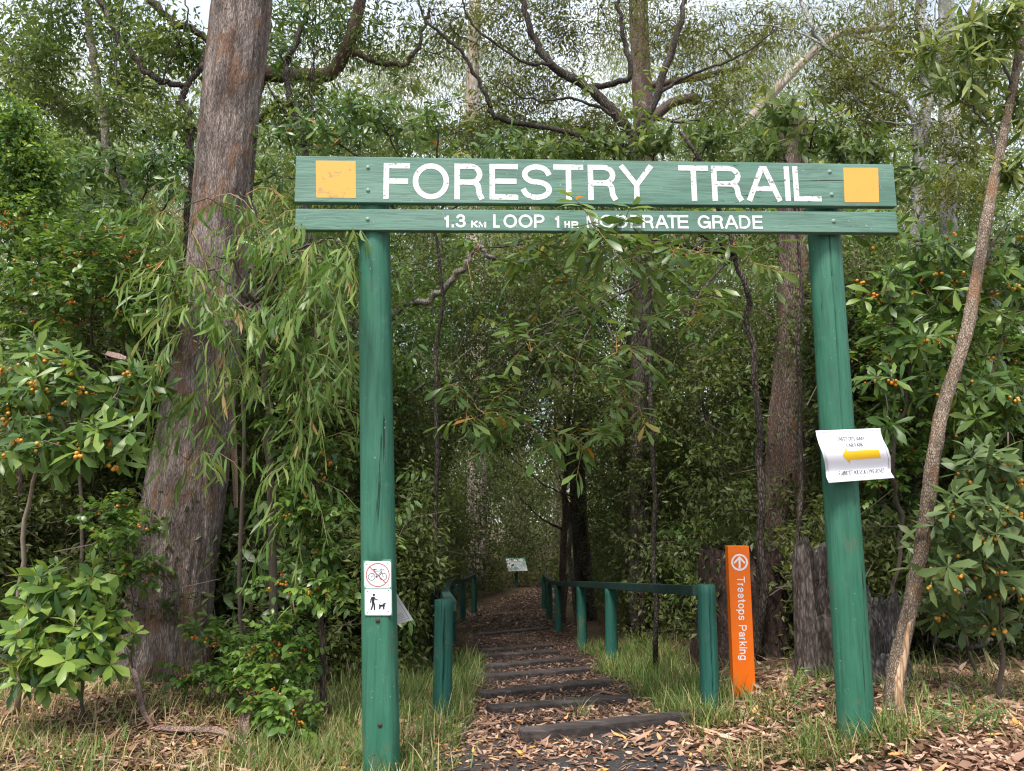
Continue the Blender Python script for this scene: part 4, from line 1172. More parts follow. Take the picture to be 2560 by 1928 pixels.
# 8 --- glossy tree whose sprays hang in front of the gap under the boards
b0 = at(1905, 7.4)
hub = P(1840, 640, 6.6)
sp_l = [([b0, P(1900, 1300, 7.2), P(1880, 900, 6.9), hub, P(1700, 330, 6.3)], .045, .018, 8)]
for c, r_, yy in ((1520, 560, 4.9), (1200, 620, 5.2), (1350, 640, 5.2), (1700, 640, 5.3), (1700, 850, 5.7)):
    e_ = P(c, r_, yy); sp_l.append(([hub, hub * .45 + e_ * .55 + np.array([0, 0, .12]), e_], .018, .005, 5))
hub2 = P(1500, 760, 6.2)
sp_l.append(([hub, hub2 * .5 + hub * .5 + np.array([0, 0, .1]), hub2], .016, .010, 5))
for c, r_ in ((1150, 1020), (1260, 1070), (1400, 1080), (1330, 880), (1560, 1000), (1180, 960)):
    e_ = P(c, r_, 5.6); sp_l.append(([hub2, hub2 * .5 + e_ * .5 + np.array([0, 0, .12]), e_], .011, .004, 5))
def f_spray(lv, C, Dv, tb):
    sprays(lv, C, Dv, 9, .15, .27, (.3, .85), .26, .28, tb)
woody('glossy_tree', 'glossy leaved tree with ochre twigs, sprays hanging in the gap under the boards', 'tree', b0, sp_l, M['bark_dark'],
      [E(1250, 630, 5.2, .35, .25, .12, 7), E(1400, 610, 5.0, .35, .25, .12, 9), E(1520, 590, 4.75, .3, .2, .12, 7), E(1500, 545, 4.4, .15, .08, .05, 3), E(1620, 690, 5.3, .35, .25, .15, 7), E(1720, 800, 5.5, .25, .25, .2, 6), E(1350, 720, 5.3, .4, .25, .12, 6),
       E(1680, 600, 5.2, .4, .25, .15, 9), E(1850, 640, 5.6, .35, .25, .2, 7),
       E(1340, 880, 5.7, .45, .3, .16, 8), E(1200, 1030, 5.6, .3, .25, .14, 7), E(1330, 1070, 5.5, .3, .25, .12, 7), E(1440, 1100, 5.5, .25, .25, .08, 5), E(1160, 960, 5.7, .2, .2, .1, 3), E(1580, 980, 5.7, .3, .25, .14, 5), E(1560, 870, 5.8, .35, .25, .15, 6)],
      f_spray, 'obov', M['lf_spray'], up=-.12, fwd=1.0, jit=.42, tw=.004, twmat=M['twig_ochre'])

# 9 --- yellow-berried shrubs on the right
b0 = at(2440, 5.9)
yr_l = [([b0, P(2400, 1450, 5.8), P(2460, 1150, 5.7), P(c, r_, 5.5)], .016, .006, 6) for c, r_ in ((2480, 900), (2380, 820), (2530, 700), (2500, 1100))]
woody('berry_shrub', 'tall shrub with grey green leaf whorls and amber berries behind the leaning trunk', 'shrub', b0, yr_l, M['twig'],
      [E(2440, 760, 5.7, .4, .4, .4, 34), E(2500, 1000, 5.5, .3, .4, .3, 28), E(2400, 950, 5.9, .4, .3, .4, 26), E(2530, 650, 5.5, .3, .3, .3, 18), E(2330, 700, 6.0, .35, .3, .3, 20)],
      f_berry, 'obov', M['lf_berry'], up=.45, fwd=.6, tw=.005, berries=(M['berry'], .0125, .22, 5, .03))
b0 = at(2500, 5.2)
woody('berry_shrub', 'broad berry shrub with large star shaped whorls at the lower right edge', 'shrub', b0,
      [([b0, P(2500, 1500, 5.1), P(c, r_, 5.0)], .018, .006, 6) for c, r_ in ((2420, 1150), (2520, 1080), (2400, 1320), (2540, 1300), (2360, 1440), (2480, 1450))], M['twig'],
      [E(2460, 1160, 5.0, .28, .3, .16, 18), E(2430, 1290, 4.9, .3, .3, .18, 20), E(2540, 1260, 4.9, .25, .3, .25, 16), E(2400, 1420, 5.0, .3, .3, .16, 15), E(2520, 1440, 5.0, .3, .3, .16, 16), E(2330, 1350, 5.4, .2, .3, .2, 8), E(2450, 1540, 5.2, .35, .3, .12, 14), E(2340, 1500, 5.6, .2, .3, .15, 7)],
      f_berry, 'obov', M['lf_grey'], up=.55, fwd=.65, tw=.005, berries=(M['berry'], .013, .4, 5, .035))
b0 = at(2200, 6.6)
woody('berry_shrub', 'open shrub with dangling orange fruit beside the paper sign', 'shrub', b0,
      [([b0, P(2250, 1350, 6.5), P(2230, 1150, 6.2), P(2275, 960, 6.0), P(2260, 860, 5.8), P(2200, 700, 5.8)], .022, .008, 6), ([P(2250, 1000, 6.0), P(2220, 930, 5.5), P(2215, 1040, 5.2)], .007, .003, 5), ([P(2260, 860, 5.8), P(2340, 760, 5.8)], .01, .004, 5)], M['twig'],
      [E(2210, 730, 5.7, .25, .25, .2, 14), E(2280, 850, 5.7, .3, .3, .2, 16), E(2215, 960, 5.4, .1, .15, .15, 6), E(2220, 1065, 5.2, .05, .05, .05, 3), E(2300, 640, 5.9, .3, .3, .25, 14), E(2180, 560, 6.0, .25, .2, .2, 10)],
      f_berry, 'obov', M['lf_berry'], up=.4, fwd=.6, tw=.0045, twmat=M['twig_pale'], berries=(M['berry_orange'], .0125, .35, 5, .035))
b0 = at(2330, 7.4)
woody('berry_bush', 'dense dark bush with tiny orange berries behind the leaning trunk', 'bush', b0, [([b0, P(2330, 1200, 7.3), P(c, r_, 7.1)], .02, .006, 5) for c, r_ in ((2250, 850), (2350, 780), (2450, 860), (2300, 960))], M['twig'],
      [E(2270, 880, 7.0, .55, .4, .5, 80), E(2420, 860, 7.0, .5, .4, .5, 80), E(2330, 1040, 7.0, .6, .4, .4, 70), E(2200, 1180, 7.2, .4, .3, .4, 40)], f_small, 'lance', M['lf_vine'], tw=.004, fwd=.5, berries=(M['berry_orange'], .011, .25, 4, .02))

# 10 --- leaning corky trunk at the right
lp = [(2231, 1790), (2240, 1690), (2265, 1564), (2307, 1354), (2349, 1057), (2412, 847), (2437, 721), (2471, 525), (2500, 378), (2534, 210), (2560, 60), (2590, -120)]
LY = G(2231, 1790)[1]
lq = [P(a, b, LY + .035 * i) for i, (a, b) in enumerate(lp)]; lq[0][2] = gz(lq[0][0], LY) - .1
root = thing('leaning_tree', 'slender leaning tree with corky tan bark in front of the right shrubs', 'tree', (lq[0][0], LY, gz(lq[0][0], LY)))
q = poly(lq, 14); k = 36; r_f = np.interp(np.linspace(0, 1, len(q)), [0, .08, .2, .6, 1], [.078, .056, .046, .038, .022])
V = np.empty((len(q), k, 3))
for i in range(len(q)):
    for j in range(k):
        a = 2 * math.pi * j / k; x, y = math.cos(a), math.sin(a); z = q[i][2]
        r = r_f[i] * (1 + .14 * mnoise.noise(Vector((x * 3, y * 3, z * 6))) + .16 * mnoise.noise(Vector((x * 9, y * 9, z * 22))))
        V[i, j] = q[i] + np.array([x * r, y * r, 0])
mb = MB(); mb.add(V.reshape(-1, 3), [(i * k + j, i * k + (j + 1) % k, (i + 1) * k + (j + 1) % k, (i + 1) * k + j) for i in range(len(q) - 1) for j in range(k)])
tk = mb.build('trunk', M['bark_rough'], root, smooth=True)
V, F = [], []                        # bare torn wood low on its face, a shallow plate on the trunk
rows_ = np.linspace(.03, .19, 16)
for f_ in rows_:
    i = int(f_ * (len(q) - 1)); c = q[i]; r = r_f[i] * 1.05
    wdt = .95 * math.sin(math.pi * (f_ - .025) / .17) ** .6
    for a in np.linspace(-wdt, wdt, 8):
        aa = 4.75 + a * .75 + .15 * math.sin(f_ * 60); rr_ = r + .004 - .012 * (abs(a) / wdt if wdt else 0) ** 3; V.append(c + np.array([math.cos(aa) * rr_, math.sin(aa) * rr_, 0]))
for i in range(15):
    for j in range(7): F.append((i * 8 + j, i * 8 + j + 1, (i + 1) * 8 + j + 1, (i + 1) * 8 + j))
mb = MB(); mb.add(V, F); mb.build('bare_wood', M['sapwood'], tk, smooth=True)
mb = MB(); skel = []
for a, b in (((2500, 378), (2400, 250)), ((2534, 210), (2430, 60)), ((2437, 721), (2520, 560)), ((2560, 60), (2480, -60))):
    limb(mb, [P(*a, LY + .3), P((a[0] + b[0]) / 2, (a[1] + b[1]) / 2 - 20, LY + .3), P(*b, LY + .2)], .012, .005, 5, skel=skel)
C, Dv = ell([E(2450, 60, 5.2, .32, .3, .22, 26), E(2400, 190, 5.3, .3, .3, .22, 24), E(2520, 260, 5.3, .25, .3, .25, 18), E(2540, 60, 5.1, .2, .3, .25, 12), E(2330, 130, 5.4, .15, .2, .15, 7), E(2520, 430, 5.3, .2, .2, .15, 10)])
connect(mb, skel, C, .004); mb.build('branches', M['twig'], root)
lv = Leaves('lance'); rosettes(lv, C, outward(Dv, .6, .35, .4), 9, .17, .19, (.35, .95), -40, 60, young=.25); lv.build('crown', M['lf_mid'], root)

# 11 --- shrubs that rise just above the boards
def f_ros(lv, C, Dv, tb): rosettes(lv, C, Dv, 8, .13, .3, (.15, .72), -15, 55)
b0 = at(1090, 8.2)
woody('tall_shrub', 'tall shrub with dark glossy whorls spreading over the left half of the sign', 'shrub', b0,
      [([b0, P(1090, 1000, 7.8), P(1080, 560, 7.4), P(c, r_, 7.2)], .03, .008, 6) for c, r_ in ((800, 330), (950, 290), (1100, 310), (1230, 350), (1320, 390))] + [([P(1080, 560, 7.4), P(820, 470, 7.3), P(720, 440, 7.2)], .014, .005, 5)], M['bark_dark'],
      [E(800, 330, 7.2, .5, .4, .22, 26), E(950, 300, 7.2, .6, .4, .28, 36), E(1110, 320, 7.2, .5, .4, .25, 30), E(700, 400, 7.0, .35, .3, .3, 20), E(870, 250, 7.3, .35, .3, .2, 14), E(1270, 370, 7.0, .4, .3, .16, 18)],
      f_ros, 'obov', M['lf_spray'], up=.4, fwd=.4, tw=.006, gap=.25)
b0 = at(1640, 8.4)
woody('tall_shrub', 'tall shrub with yellow green pointed leaves above the middle of the sign', 'shrub', b0,
      [([b0, P(1630, 1000, 7.6), P(1600, 560, 7.2), P(c, r_, 6.9)], .03, .008, 6) for c, r_ in ((1400, 370), (1520, 350), (1650, 330), (1780, 350))], M['bark_dark'],
      [E(1380, 385, 6.9, .4, .3, .12, 20), E(1500, 370, 6.9, .4, .3, .16, 24), E(1640, 350, 6.9, .4, .3, .22, 28), E(1780, 350, 6.9, .35, .3, .25, 22)],
      f_ros, 'lance', M['lf_mid'], up=.7, fwd=.4, tw=.006)
b0 = at(1990, 7.6)
woody('tall_shrub', 'bright leafy shrub above the right end of the sign', 'shrub', b0,
      [([b0, P(2000, 1000, 7.2), P(1990, 560, 6.8), P(c, r_, 6.6)], .03, .008, 6) for c, r_ in ((1930, 260), (2040, 290), (2120, 370), (2180, 400))], M['bark_dark'],
      [E(1960, 280, 6.6, .28, .3, .22, 20), E(2050, 340, 6.6, .35, .3, .22, 24), E(2160, 380, 6.5, .4, .3, .16, 24), E(1900, 380, 6.6, .3, .3, .1, 14), E(2270, 430, 6.5, .35, .3, .25, 22)],
      f_ros, 'lance', M['lf_mid'], up=.6, fwd=.4, tw=.006)

# 12 --- bright creeper at the left edge and dark shrubs left of the trunk
b0 = at(60, 7.6)
def f_fine(lv, C, Dv, tb): scatter(lv, C, .16, 26, .06, .6, (.2, .9), .3)
woody('creeper', 'lime green small leaved creeper draping a stem at the left edge', 'creeper', b0, [([b0, P(50, 900, 7.4), P(60, 560, 7.2), P(50, 300, 7.0)], .03, .01, 6)], M['bark_brown'],
      [E(40, 320, 7.0, .28, .25, .3, 40), E(60, 420, 7.0, .35, .25, .4, 60), E(20, 520, 7.0, .3, .25, .4, 45), E(110, 470, 7.1, .2, .2, .3, 20)], f_fine, 'small', M['lf_lime'], tw=.004, maxtw=120)
b0 = at(330, 9.0)
woody('tall_shrub', 'large dark shrub with blue green leaves filling the space left of the gum trunk', 'shrub', b0,
      [([b0, P(340, 1000, 8.8), P(330, 650, 8.6), P(c, r_, 8.3)], .04, .01, 6) for c, r_ in ((180, 430), (280, 380), (380, 380), (450, 450), (330, 560), (150, 540))], M['bark_dark'],
      [E(220, 430, 8.2, .6, .5, .4, 60), E(370, 400, 8.2, .5, .5, .35, 55), E(420, 520, 8.2, .4, .4, .5, 45), E(250, 560, 8.2, .6, .4, .4, 55), E(120, 520, 8.3, .4, .4, .4, 30), E(330, 700, 8.2, .5, .4, .5, 40)],
      f_ros, 'obov', M['lf_berry'], up=.35, fwd=.4, tw=.006, gap=.2)

# 13 --- trees behind: each wood drawn from its own limbs
def f_tuft(r=.3, n=30, L=.085, w=.36, tint=(.2, .85), droop=.35):
    return lambda lv, C, Dv, tb: scatter(lv, C, r, n, L, w, tint, droop)
def pts(Y, *pp, dy=0.0): return [P(a, b, Y + dy * i) for i, (a, b) in enumerate(pp)]

b0 = at(1600, 11.0)
woody('dark_wattle', 'many limbed dark wattle arching up from behind the middle of the sign', 'tree', b0,
      [([b0, P(1600, 900, 11), P(1600, 600, 11), P(1590, 350, 11)], .15, .12, 10),
       (pts(11, (1590, 352), (1540, 286), (1477, 223), (1381, 160), (1330, 84), (1301, -10), (1270, -120)), .10, .03, 8),
       (pts(11, (1477, 223), (1574, 193), (1560, 100), (1545, 0), (1540, -150)), .05, .025, 7),
       (pts(11, (1590, 352), (1640, 240), (1690, 90), (1730, -60)), .085, .03, 8),
       (pts(11, (1640, 240), (1720, 190), (1830, 150), (1960, 60)), .035, .01, 6),
       (pts(11.2, (1590, 380), (1420, 330), (1246, 294), (1225, 252), (1183, 181), (1141, 118), (1070, 55), (1036, -10)), .05, .018, 7),
       (pts(10.8, (1381, 160), (1300, 150), (1180, 60), (1150, -30)), .03, .012, 6),
       (pts(10.6, (1540, 286), (1440, 250), (1330, 250), (1240, 200)), .03, .008, 6),
       (pts(10.6, (1640, 300), (1760, 300), (1850, 240)), .03, .008, 6)], M['bark_dark'],
      [E(1130, 80, 12.0, 1.0, .9, .55, 60), E(1300, 60, 12.0, 1.0, .9, .6, 75), E(1480, 60, 12.0, 1.0, .9, .6, 75), E(1300, 230, 12.0, 1.1, .8, .55, 80), E(1480, 330, 11.8, .9, .7, .4, 60), E(1700, 90, 12.0, .9, .8, .6, 60), E(1780, 240, 11.8, .8, .7, .5, 45), E(1180, 330, 11.8, .7, .7, .35, 36), E(1400, -100, 12.0, 2.2, 1.4, .7, 120), E(1890, 80, 12.0, .6, .6, .5, 30)],
      f_tuft(.27, 30, .085, .30), 'small', M['lf_olive'], gap=.22, gs=.8, tw=.008, maxtw=650)

b0 = at(990, 9.6)
woody('crooked_tree', 'dark crooked limb bending over like a hook behind the left post', 'tree', b0,
      [([b0, P(975, 1200, 9.4), P(960, 900, 9.0), P(984, 785, 8.8), P(1081, 743, 8.6), P(1144, 684, 8.5), P(1172, 640, 8.5), P(1200, 625, 8.5), P(1235, 650, 8.5)], .05, .028, 8),
       (pts(8.8, (960, 900), (900, 820), (850, 800)), .03, .01, 6), (pts(8.8, (984, 785), (1040, 690), (1120, 640)), .014, .006, 5), (pts(8.6, (1030, 980), (1110, 930), (1180, 870)), .018, .006, 5), (pts(9, (965, 1000), (1030, 920), (1100, 960)), .015, .005, 5)], M['bark_grey'],
      [E(1040, 830, 8.7, .5, .4, .3, 22), E(960, 700, 8.7, .5, .4, .3, 20), E(1120, 720, 8.8, .4, .4, .2, 10), E(1020, 930, 8.6, .4, .4, .3, 18)], f_fine, 'small', M['lf_vine'], tw=.004, fwd=.3)

b0 = at(560, 10.0)
woody('bent_tree', 'tree behind the gum with a thick level limb that turns upward above the sign', 'tree', b0,
      [([b0, P(560, 900, 10), P(580, 500, 10), P(640, 215, 10), P(700, 188, 10), P(777, 190, 10), P(830, 180, 10), P(862, 130, 10), P(885, 70, 10), P(905, -20, 10), P(920, -140, 10)], .13, .075, 10),
       (pts(9.6, (640, 300), (720, 260), (752, 315)), .05, .02, 7),
       (pts(10, (862, 130), (940, 150), (1000, 165), (1040, 130), (1060, 70), (1075, 20)), .04, .02, 7)], M['bark_brown'],
      [E(740, 80, 10, .6, .6, .5, 30), E(850, 60, 10.3, .6, .6, .5, 30), E(960, 120, 10, .6, .6, .4, 34), E(800, 230, 9.6, .5, .4, .3, 30), E(700, 280, 9.4, .4, .4, .3, 22), E(900, -60, 10, 1.2, .8, .5, 40)],
      f_tuft(.24, 26, .10, .3), 'small', M['lf_mid'], gap=.15, tw=.007)
b0 = at(770, 9.2)
woody('thin_tree', 'slim forked stem between the gum and the left end of the sign', 'tree', b0, [([b0, P(770, 900, 9.2), P(765, 500, 9.2), P(752, 315, 9.2), P(723, 235, 9.2), P(714, 168, 9.2), P(740, 105, 9.2), P(777, -10, 9.2), P(800, -120, 9.2)], .055, .03, 8),
      (pts(9.2, (752, 315), (700, 260), (665, 205)), .03, .012, 6), (pts(9.2, (714, 168), (690, 110), (670, 60)), .02, .008, 6)], M['bark_dark'],
      [E(700, 130, 9.2, .35, .4, .3, 20), E(770, 330, 9.0, .5, .4, .2, 24), E(780, 20, 9.2, .5, .4, .4, 26), E(690, 20, 9.2, .3, .3, .3, 12)], f_ros, 'obov', M['lf_spray'], tw=.005, fwd=.3)
mb = MB()
vroot = thing('hanging_vine', 'dark woody vines dangling from the level limb left of the sign', 'vine', P(784, 290, 9.4))
for dx in (0, 7, -5): limb(mb, [P(792 + dx, -60, 9.4), P(786 + dx * 1.4, 90, 9.4), P(782 - dx, 200, 9.4), P(777 + dx, 300 + dx * 3, 9.4)], .009, .006, 5, rough=.1)
mb.build('stems', M['bark_dark'], vroot)

b0 = at(210, 9.4)
woody('thin_tree', 'straight grey sapling stem near the left edge rising out of the dark shrubs', 'tree', b0, [([b0, P(280, 900, 9.4), P(268, 400, 9.4), P(248, 230, 9.4), P(228, 110, 9.4), P(213, -10, 9.4), P(200, -150, 9.4)], .065, .042, 8)], M['bark_grey'],
      [E(150, 60, 9.4, .6, .6, .5, 40), E(300, 60, 9.4, .6, .6, .5, 40), E(90, 160, 9.4, .5, .5, .4, 30), E(330, 200, 9.3, .5, .5, .4, 34), E(200, -100, 9.4, 1, .8, .5, 40)], f_tuft(.22, 24, .10, .36), 'small', M['lf_mid'], gap=.15, tw=.006)
b0 = at(360, 8.6)
woody('arching_tree', 'arching dark stems crossing left of the gum trunk near the top', 'tree', b0,
      [([b0, P(420, 900, 8.6), P(470, 500, 8.6), P(475, 303, 8.6), P(454, 252, 8.6), P(462, 218, 8.6), P(403, 206, 8.6), P(361, 176, 8.6), P(319, 122, 8.6), P(286, 76, 8.6), P(248, -10, 8.6)], .045, .03, 8),
       (pts(8.6, (462, 218), (500, 170), (517, 101), (424, 50), (366, -10)), .035, .045, 8), (pts(8.4, (403, 206), (440, 120), (470, 40), (450, -30)), .014, .008, 5), (pts(8.5, (360, 330), (300, 250), (290, 120), (310, 0)), .014, .008, 5)], M['bark_dark'],
      [E(400, 90, 8.6, .5, .5, .4, 36), E(330, 260, 8.6, .5, .5, .3, 26), E(470, 120, 8.7, .3, .4, .4, 22), E(430, 320, 8.6, .4, .4, .25, 22)], f_tuft(.2, 22, .09, .4), 'small', M['lf_mid'], gap=.1, tw=.006)
b0 = at(420, 10.5)
woody('arching_tree', 'pale stem slanting down to the right across the upper left corner', 'tree', b0, [([b0, P(360, 700, 10.5), P(290, 400, 10.4), P(260, 357, 10.4), P(181, 290, 10.4), P(105, 218, 10.4), P(55, 160, 10.4), P(0, 97, 10.4), P(-80, -20, 10.4)], .05, .03, 8),
      (pts(10.4, (181, 290), (90, 250), (0, 210)), .03, .012, 6)], M['bark_grey'],
      [E(60, 80, 10.4, .7, .6, .5, 40), E(130, 250, 10.4, .6, .5, .4, 40), E(30, 200, 10.2, .4, .5, .4, 24), E(240, 300, 10.2, .5, .5, .3, 28)], f_tuft(.24, 24, .09, .4), 'small', M['lf_mid'], gap=.1, tw=.006)

b0 = at(1965, 9.2)
root = thing('dead_tree', 'broken topped dead trunk with stringy red brown bark behind the right post', 'tree', b0)
q = poly([b0 + np.array([0, 0, -.1]), P(1972, 1100, 9.2), P(1978, 950, 9.2), P(1985, 700, 9.2), P(1984, 430, 9.2), P(1983, 306, 9.2)], 16); k = 44
rr = np.interp(np.linspace(0, 1, len(q)), [0, .25, .5, 1], [.30, .235, .19, .172]); V = np.empty((len(q), k, 3))
for i in range(len(q)):
    for j in range(k):
        a = 2 * math.pi * j / k; x, y = math.cos(a), math.sin(a); z = q[i][2]
        r = rr[i] * (1 + .12 * mnoise.noise(Vector((x * 2, y * 2, z * .5))) + .07 * mnoise.noise(Vector((x * 10, y * 10, z * .8))))
        V[i, j] = q[i] + np.array([x * r, y * r, (.16 * mnoise.noise(Vector((x * 2.5, y * 2.5, 4))) + .08 * mnoise.noise(Vector((x * 7, y * 7, 4)))) if i == len(q) - 1 else 0])
mb = MB(); mb.add(V.reshape(-1, 3), [(i * k + j, i * k + (j + 1) % k, (i + 1) * k + (j + 1) % k, (i + 1) * k + j) for i in range(len(q) - 1) for j in range(k)])
e0 = len(q) - 1
mb.add(np.concatenate([V[e0], (V[e0] - q[e0]) * .5 + q[e0] + np.array([0, 0, -.12])]), [(j, (j + 1) % k, k + (j + 1) % k, k + j) for j in range(k)] + [tuple(k + j for j in range(k))])
mb.build('trunk', M['bark_brown'], root, smooth=True)

b0 = at(2300, 9.0)
woody('mottled_tree', 'tree with pale mottled trunk and black upper stem right of the sign', 'tree', b0,
      [([b0, P(2292, 900, 9), P(2292, 520, 9), P(2302, 380, 9), P(2318, 240, 9), P(2305, 100, 9), P(2298, -10, 9), P(2290, -150, 9)], .085, .055, 9),
       (pts(9, (2296, 430), (2285, 300), (2248, 242), (2173, 206), (2101, 147), (2038, 84), (2009, 21), (1995, -60)), .035, .02, 7), (pts(9, (2318, 240), (2360, 120), (2430, 20), (2470, -60)), .05, .03, 7),
       (pts(9, (2280, 290), (2180, 270), (2080, 200)), .016, .006, 5), (pts(8.8, (2290, 310), (2200, 300), (2120, 230)), .014, .006, 5), (pts(8.8, (2101, 147), (2000, 80), (1880, 60)), .016, .008, 5)], M['bark_white'],
      [E(2120, 190, 9, .7, .6, .35, 50), E(2200, 280, 9, .6, .5, .3, 44), E(2260, 120, 9, .5, .5, .5, 44), E(2400, 150, 9, .7, .6, .5, 55), E(2050, 80, 9, .6, .5, .4, 36), E(2400, 330, 8.8, .6, .5, .4, 45), E(2250, -100, 9, 1.4, .8, .5, 60), E(2360, 480, 8.6, .5, .5, .3, 30)],
      f_tuft(.22, 26, .08, .3), 'small', M['lf_olive'], gap=.15, tw=.006)
b0 = at(2370, 10.4)
woody('pale_gum', 'pale smooth gum trunk at the top right behind the mottled tree', 'tree', b0, [([b0, P(2372, 800, 10.4), P(2368, 200, 10.4), P(2366, -20, 10.4), P(2360, -300, 10.4)], .13, .10, 9)], M['bark_white'],
      [E(2500, 120, 10.6, .9, .8, .6, 45), E(2420, -120, 10.6, 1.4, 1, .7, 60)], f_tuft(.3, 26, .13, .2), 'small', M['lf_gum'], gap=.15, tw=.007)

b0 = at(1730, 18)
woody('pale_gum', 'arching pale gum limb curving up to the right above the sign', 'tree', b0,
      [([b0, P(1735, 900, 18), P(1760, 500, 18), P(1790, 403, 18), P(1870, 303, 18), P(1954, 210, 18), P(2030, 134, 18), P(2101, 84, 18), P(2219, 67, 18), P(2228, 20, 18), P(2225, -60, 18)], .17, .06, 9),
       (pts(18, (2101, 84), (2180, 100), (2260, 150)), .06, .03, 6), (pts(18, (1870, 303), (1940, 300), (2090, 290), (2200, 160)), .05, .02, 6)], M['bark_pale'],
      [E(2000, 60, 18, 1.4, 1.2, .7, 60), E(2200, 40, 18, 1.4, 1.2, .8, 60), E(1900, 180, 18, 1, 1, .7, 36), E(2150, 200, 18, 1.2, 1, .7, 40)], f_tuft(.42, 26, .17, .17, droop=1.2), 'small', M['lf_gum'], gap=.2, tw=.01)
b0 = at(1640, 20)
woody('pale_gum', 'gum with a sawn pale branch stub over the middle of the sign', 'tree', b0,
      [([b0, P(1640, 900, 20), P(1615, 400, 20), P(1600, 120, 20), P(1590, -100, 20)], .33, .26, 10), (pts(20, (1625, 300), (1680, 258), (1735, 245), (1742, 258)), .15, .13, 8),
       (pts(20, (1610, 215), (1760, 190), (1850, 165), (1900, 100), (1930, 40)), .11, .05, 7), (pts(20, (1850, 165), (1800, 120), (1780, 150)), .05, .03, 6)], M['bark_brown'],
      [E(1750, 100, 20, 1.6, 1.4, .9, 70), E(1560, 60, 20.5, 1.6, 1.2, .9, 60), E(1850, 260, 20, 1.5, 1.2, .8, 50)], f_tuft(.45, 26, .18, .17, droop=1.2), 'small', M['lf_gum'], gap=.2, tw=.01)
b0 = at(1192, 26)
woody('pale_gum', 'pale gum trunk seen through the gap beyond the hooked limb', 'tree', b0,
      [([b0, P(1192, 1000, 26), P(1192, 780, 26), P(1190, 600, 26), P(1180, 300, 26), P(1190, -100, 26)], .36, .22, 10)], M['bark_pale'],
      [E(1190, 120, 26, 2.2, 2, 1.6, 80), E(1100, 350, 26, 1.6, 1.5, 1, 45), E(1000, 200, 26, 1.5, 1.5, 1, 40)], f_tuft(.5, 26, .2, .17, droop=1.2), 'small', M['lf_gum'], gap=.2, tw=.012)

# gums farther back: one is built, the rest are copies of it and its parts
gx = [(345, 27, 'pale far gum trunk left of the great trunk near the top edge', 0.9), (185, 33, 'pale far gum between the sapling and the slanting stem at upper left', 1.0), (60, 30, 'far gum nearest the left edge behind the creeper', .95), (700, 36, 'far gum standing behind the level limb', 1.1), (880, 30, 'far gum above the left end of the sign', .95), (1030, 40, 'far gum between the left post and the hooked limb', 1.15), (1400, 38, 'far gum behind the many limbed dark wattle', 1.1),
      (1760, 34, 'far gum behind the arching pale limb', 1.0), (1900, 42, 'distant gum above the letters TRAIL', 1.2), (2100, 30, 'far gum above the right yellow square', .95), (2230, 38, 'far gum behind the mottled tree', 1.1), (2480, 32, 'far gum at the upper right edge', 1.0), (520, 42, 'distant gum hidden mostly by the great trunk', 1.2), (1300, 48, 'most distant gum in the middle of the wood', 1.3)]
proto = None
for i, (px, Y, lab, sc) in enumerate(gx):
    b0 = at(px, Y)
    if proto is None:
        h = 19.0
        mbk = []
        root = thing('far_gum', lab, 'tree', b0, 'gums farther back in the wood'); mb = MB(); skel = []
        A_ = lambda x, y, z: b0 + np.array([x, y, z])
        limb(mb, [A_(0, 0, -.3), A_(.1, 0, 5), A_(-.1, .1, 11), A_(.2, 0, 16), A_(.1, 0, 19)], .34, .10, 9, skel=skel)
        for z0, dx, dy, dz in ((8, 2.6, .4, 3.0), (9.5, -2.4, .6, 3.2), (11, .8, -2.2, 2.6), (12, -1.2, 1.8, 3), (13, 2.0, 1.0, 3.2), (14.5, -2, -1, 2.6)):
            limb(mb, [A_(0, 0, z0), A_(dx * .5, dy * .5, z0 + dz * .35), A_(dx, dy, z0 + dz)], .11, .03, 6, skel=skel)
        C, Dv = ell([(A_(2.4, .5, 11.5), (1.7, 1.7, 1.5), 55), (A_(-2.4, .6, 13), (1.8, 1.7, 1.6), 60), (A_(.6, -2, 13.5), (1.7, 1.7, 1.5), 55), (A_(0, 1, 16.5), (2.4, 2.2, 1.8), 90), (A_(1.6, 0, 8.5), (1.5, 1.5, 1.2), 35), (A_(-1.5, 0, 9), (1.5, 1.5, 1.2), 35)], .25, .45)
        connect(mb, skel, C, .014, maxn=260); mb.build('trunk', M['bark_pale'], root, smooth=True)
        lv = Leaves('small'); scatter(lv, C, .6, 42, .21, .2, (.15, .9), 1.0); lv.build('crown', M['lf_gum'], root)
        proto = root
    else:
        root = copy_tree(proto); root['label'] = lab
        root.location = b0
    root.rotation_euler = (rng.normal(0, .03), rng.normal(0, .03), i * 1.9)
    root.scale = (sc, sc, sc * rng.uniform(.95, 1.1))

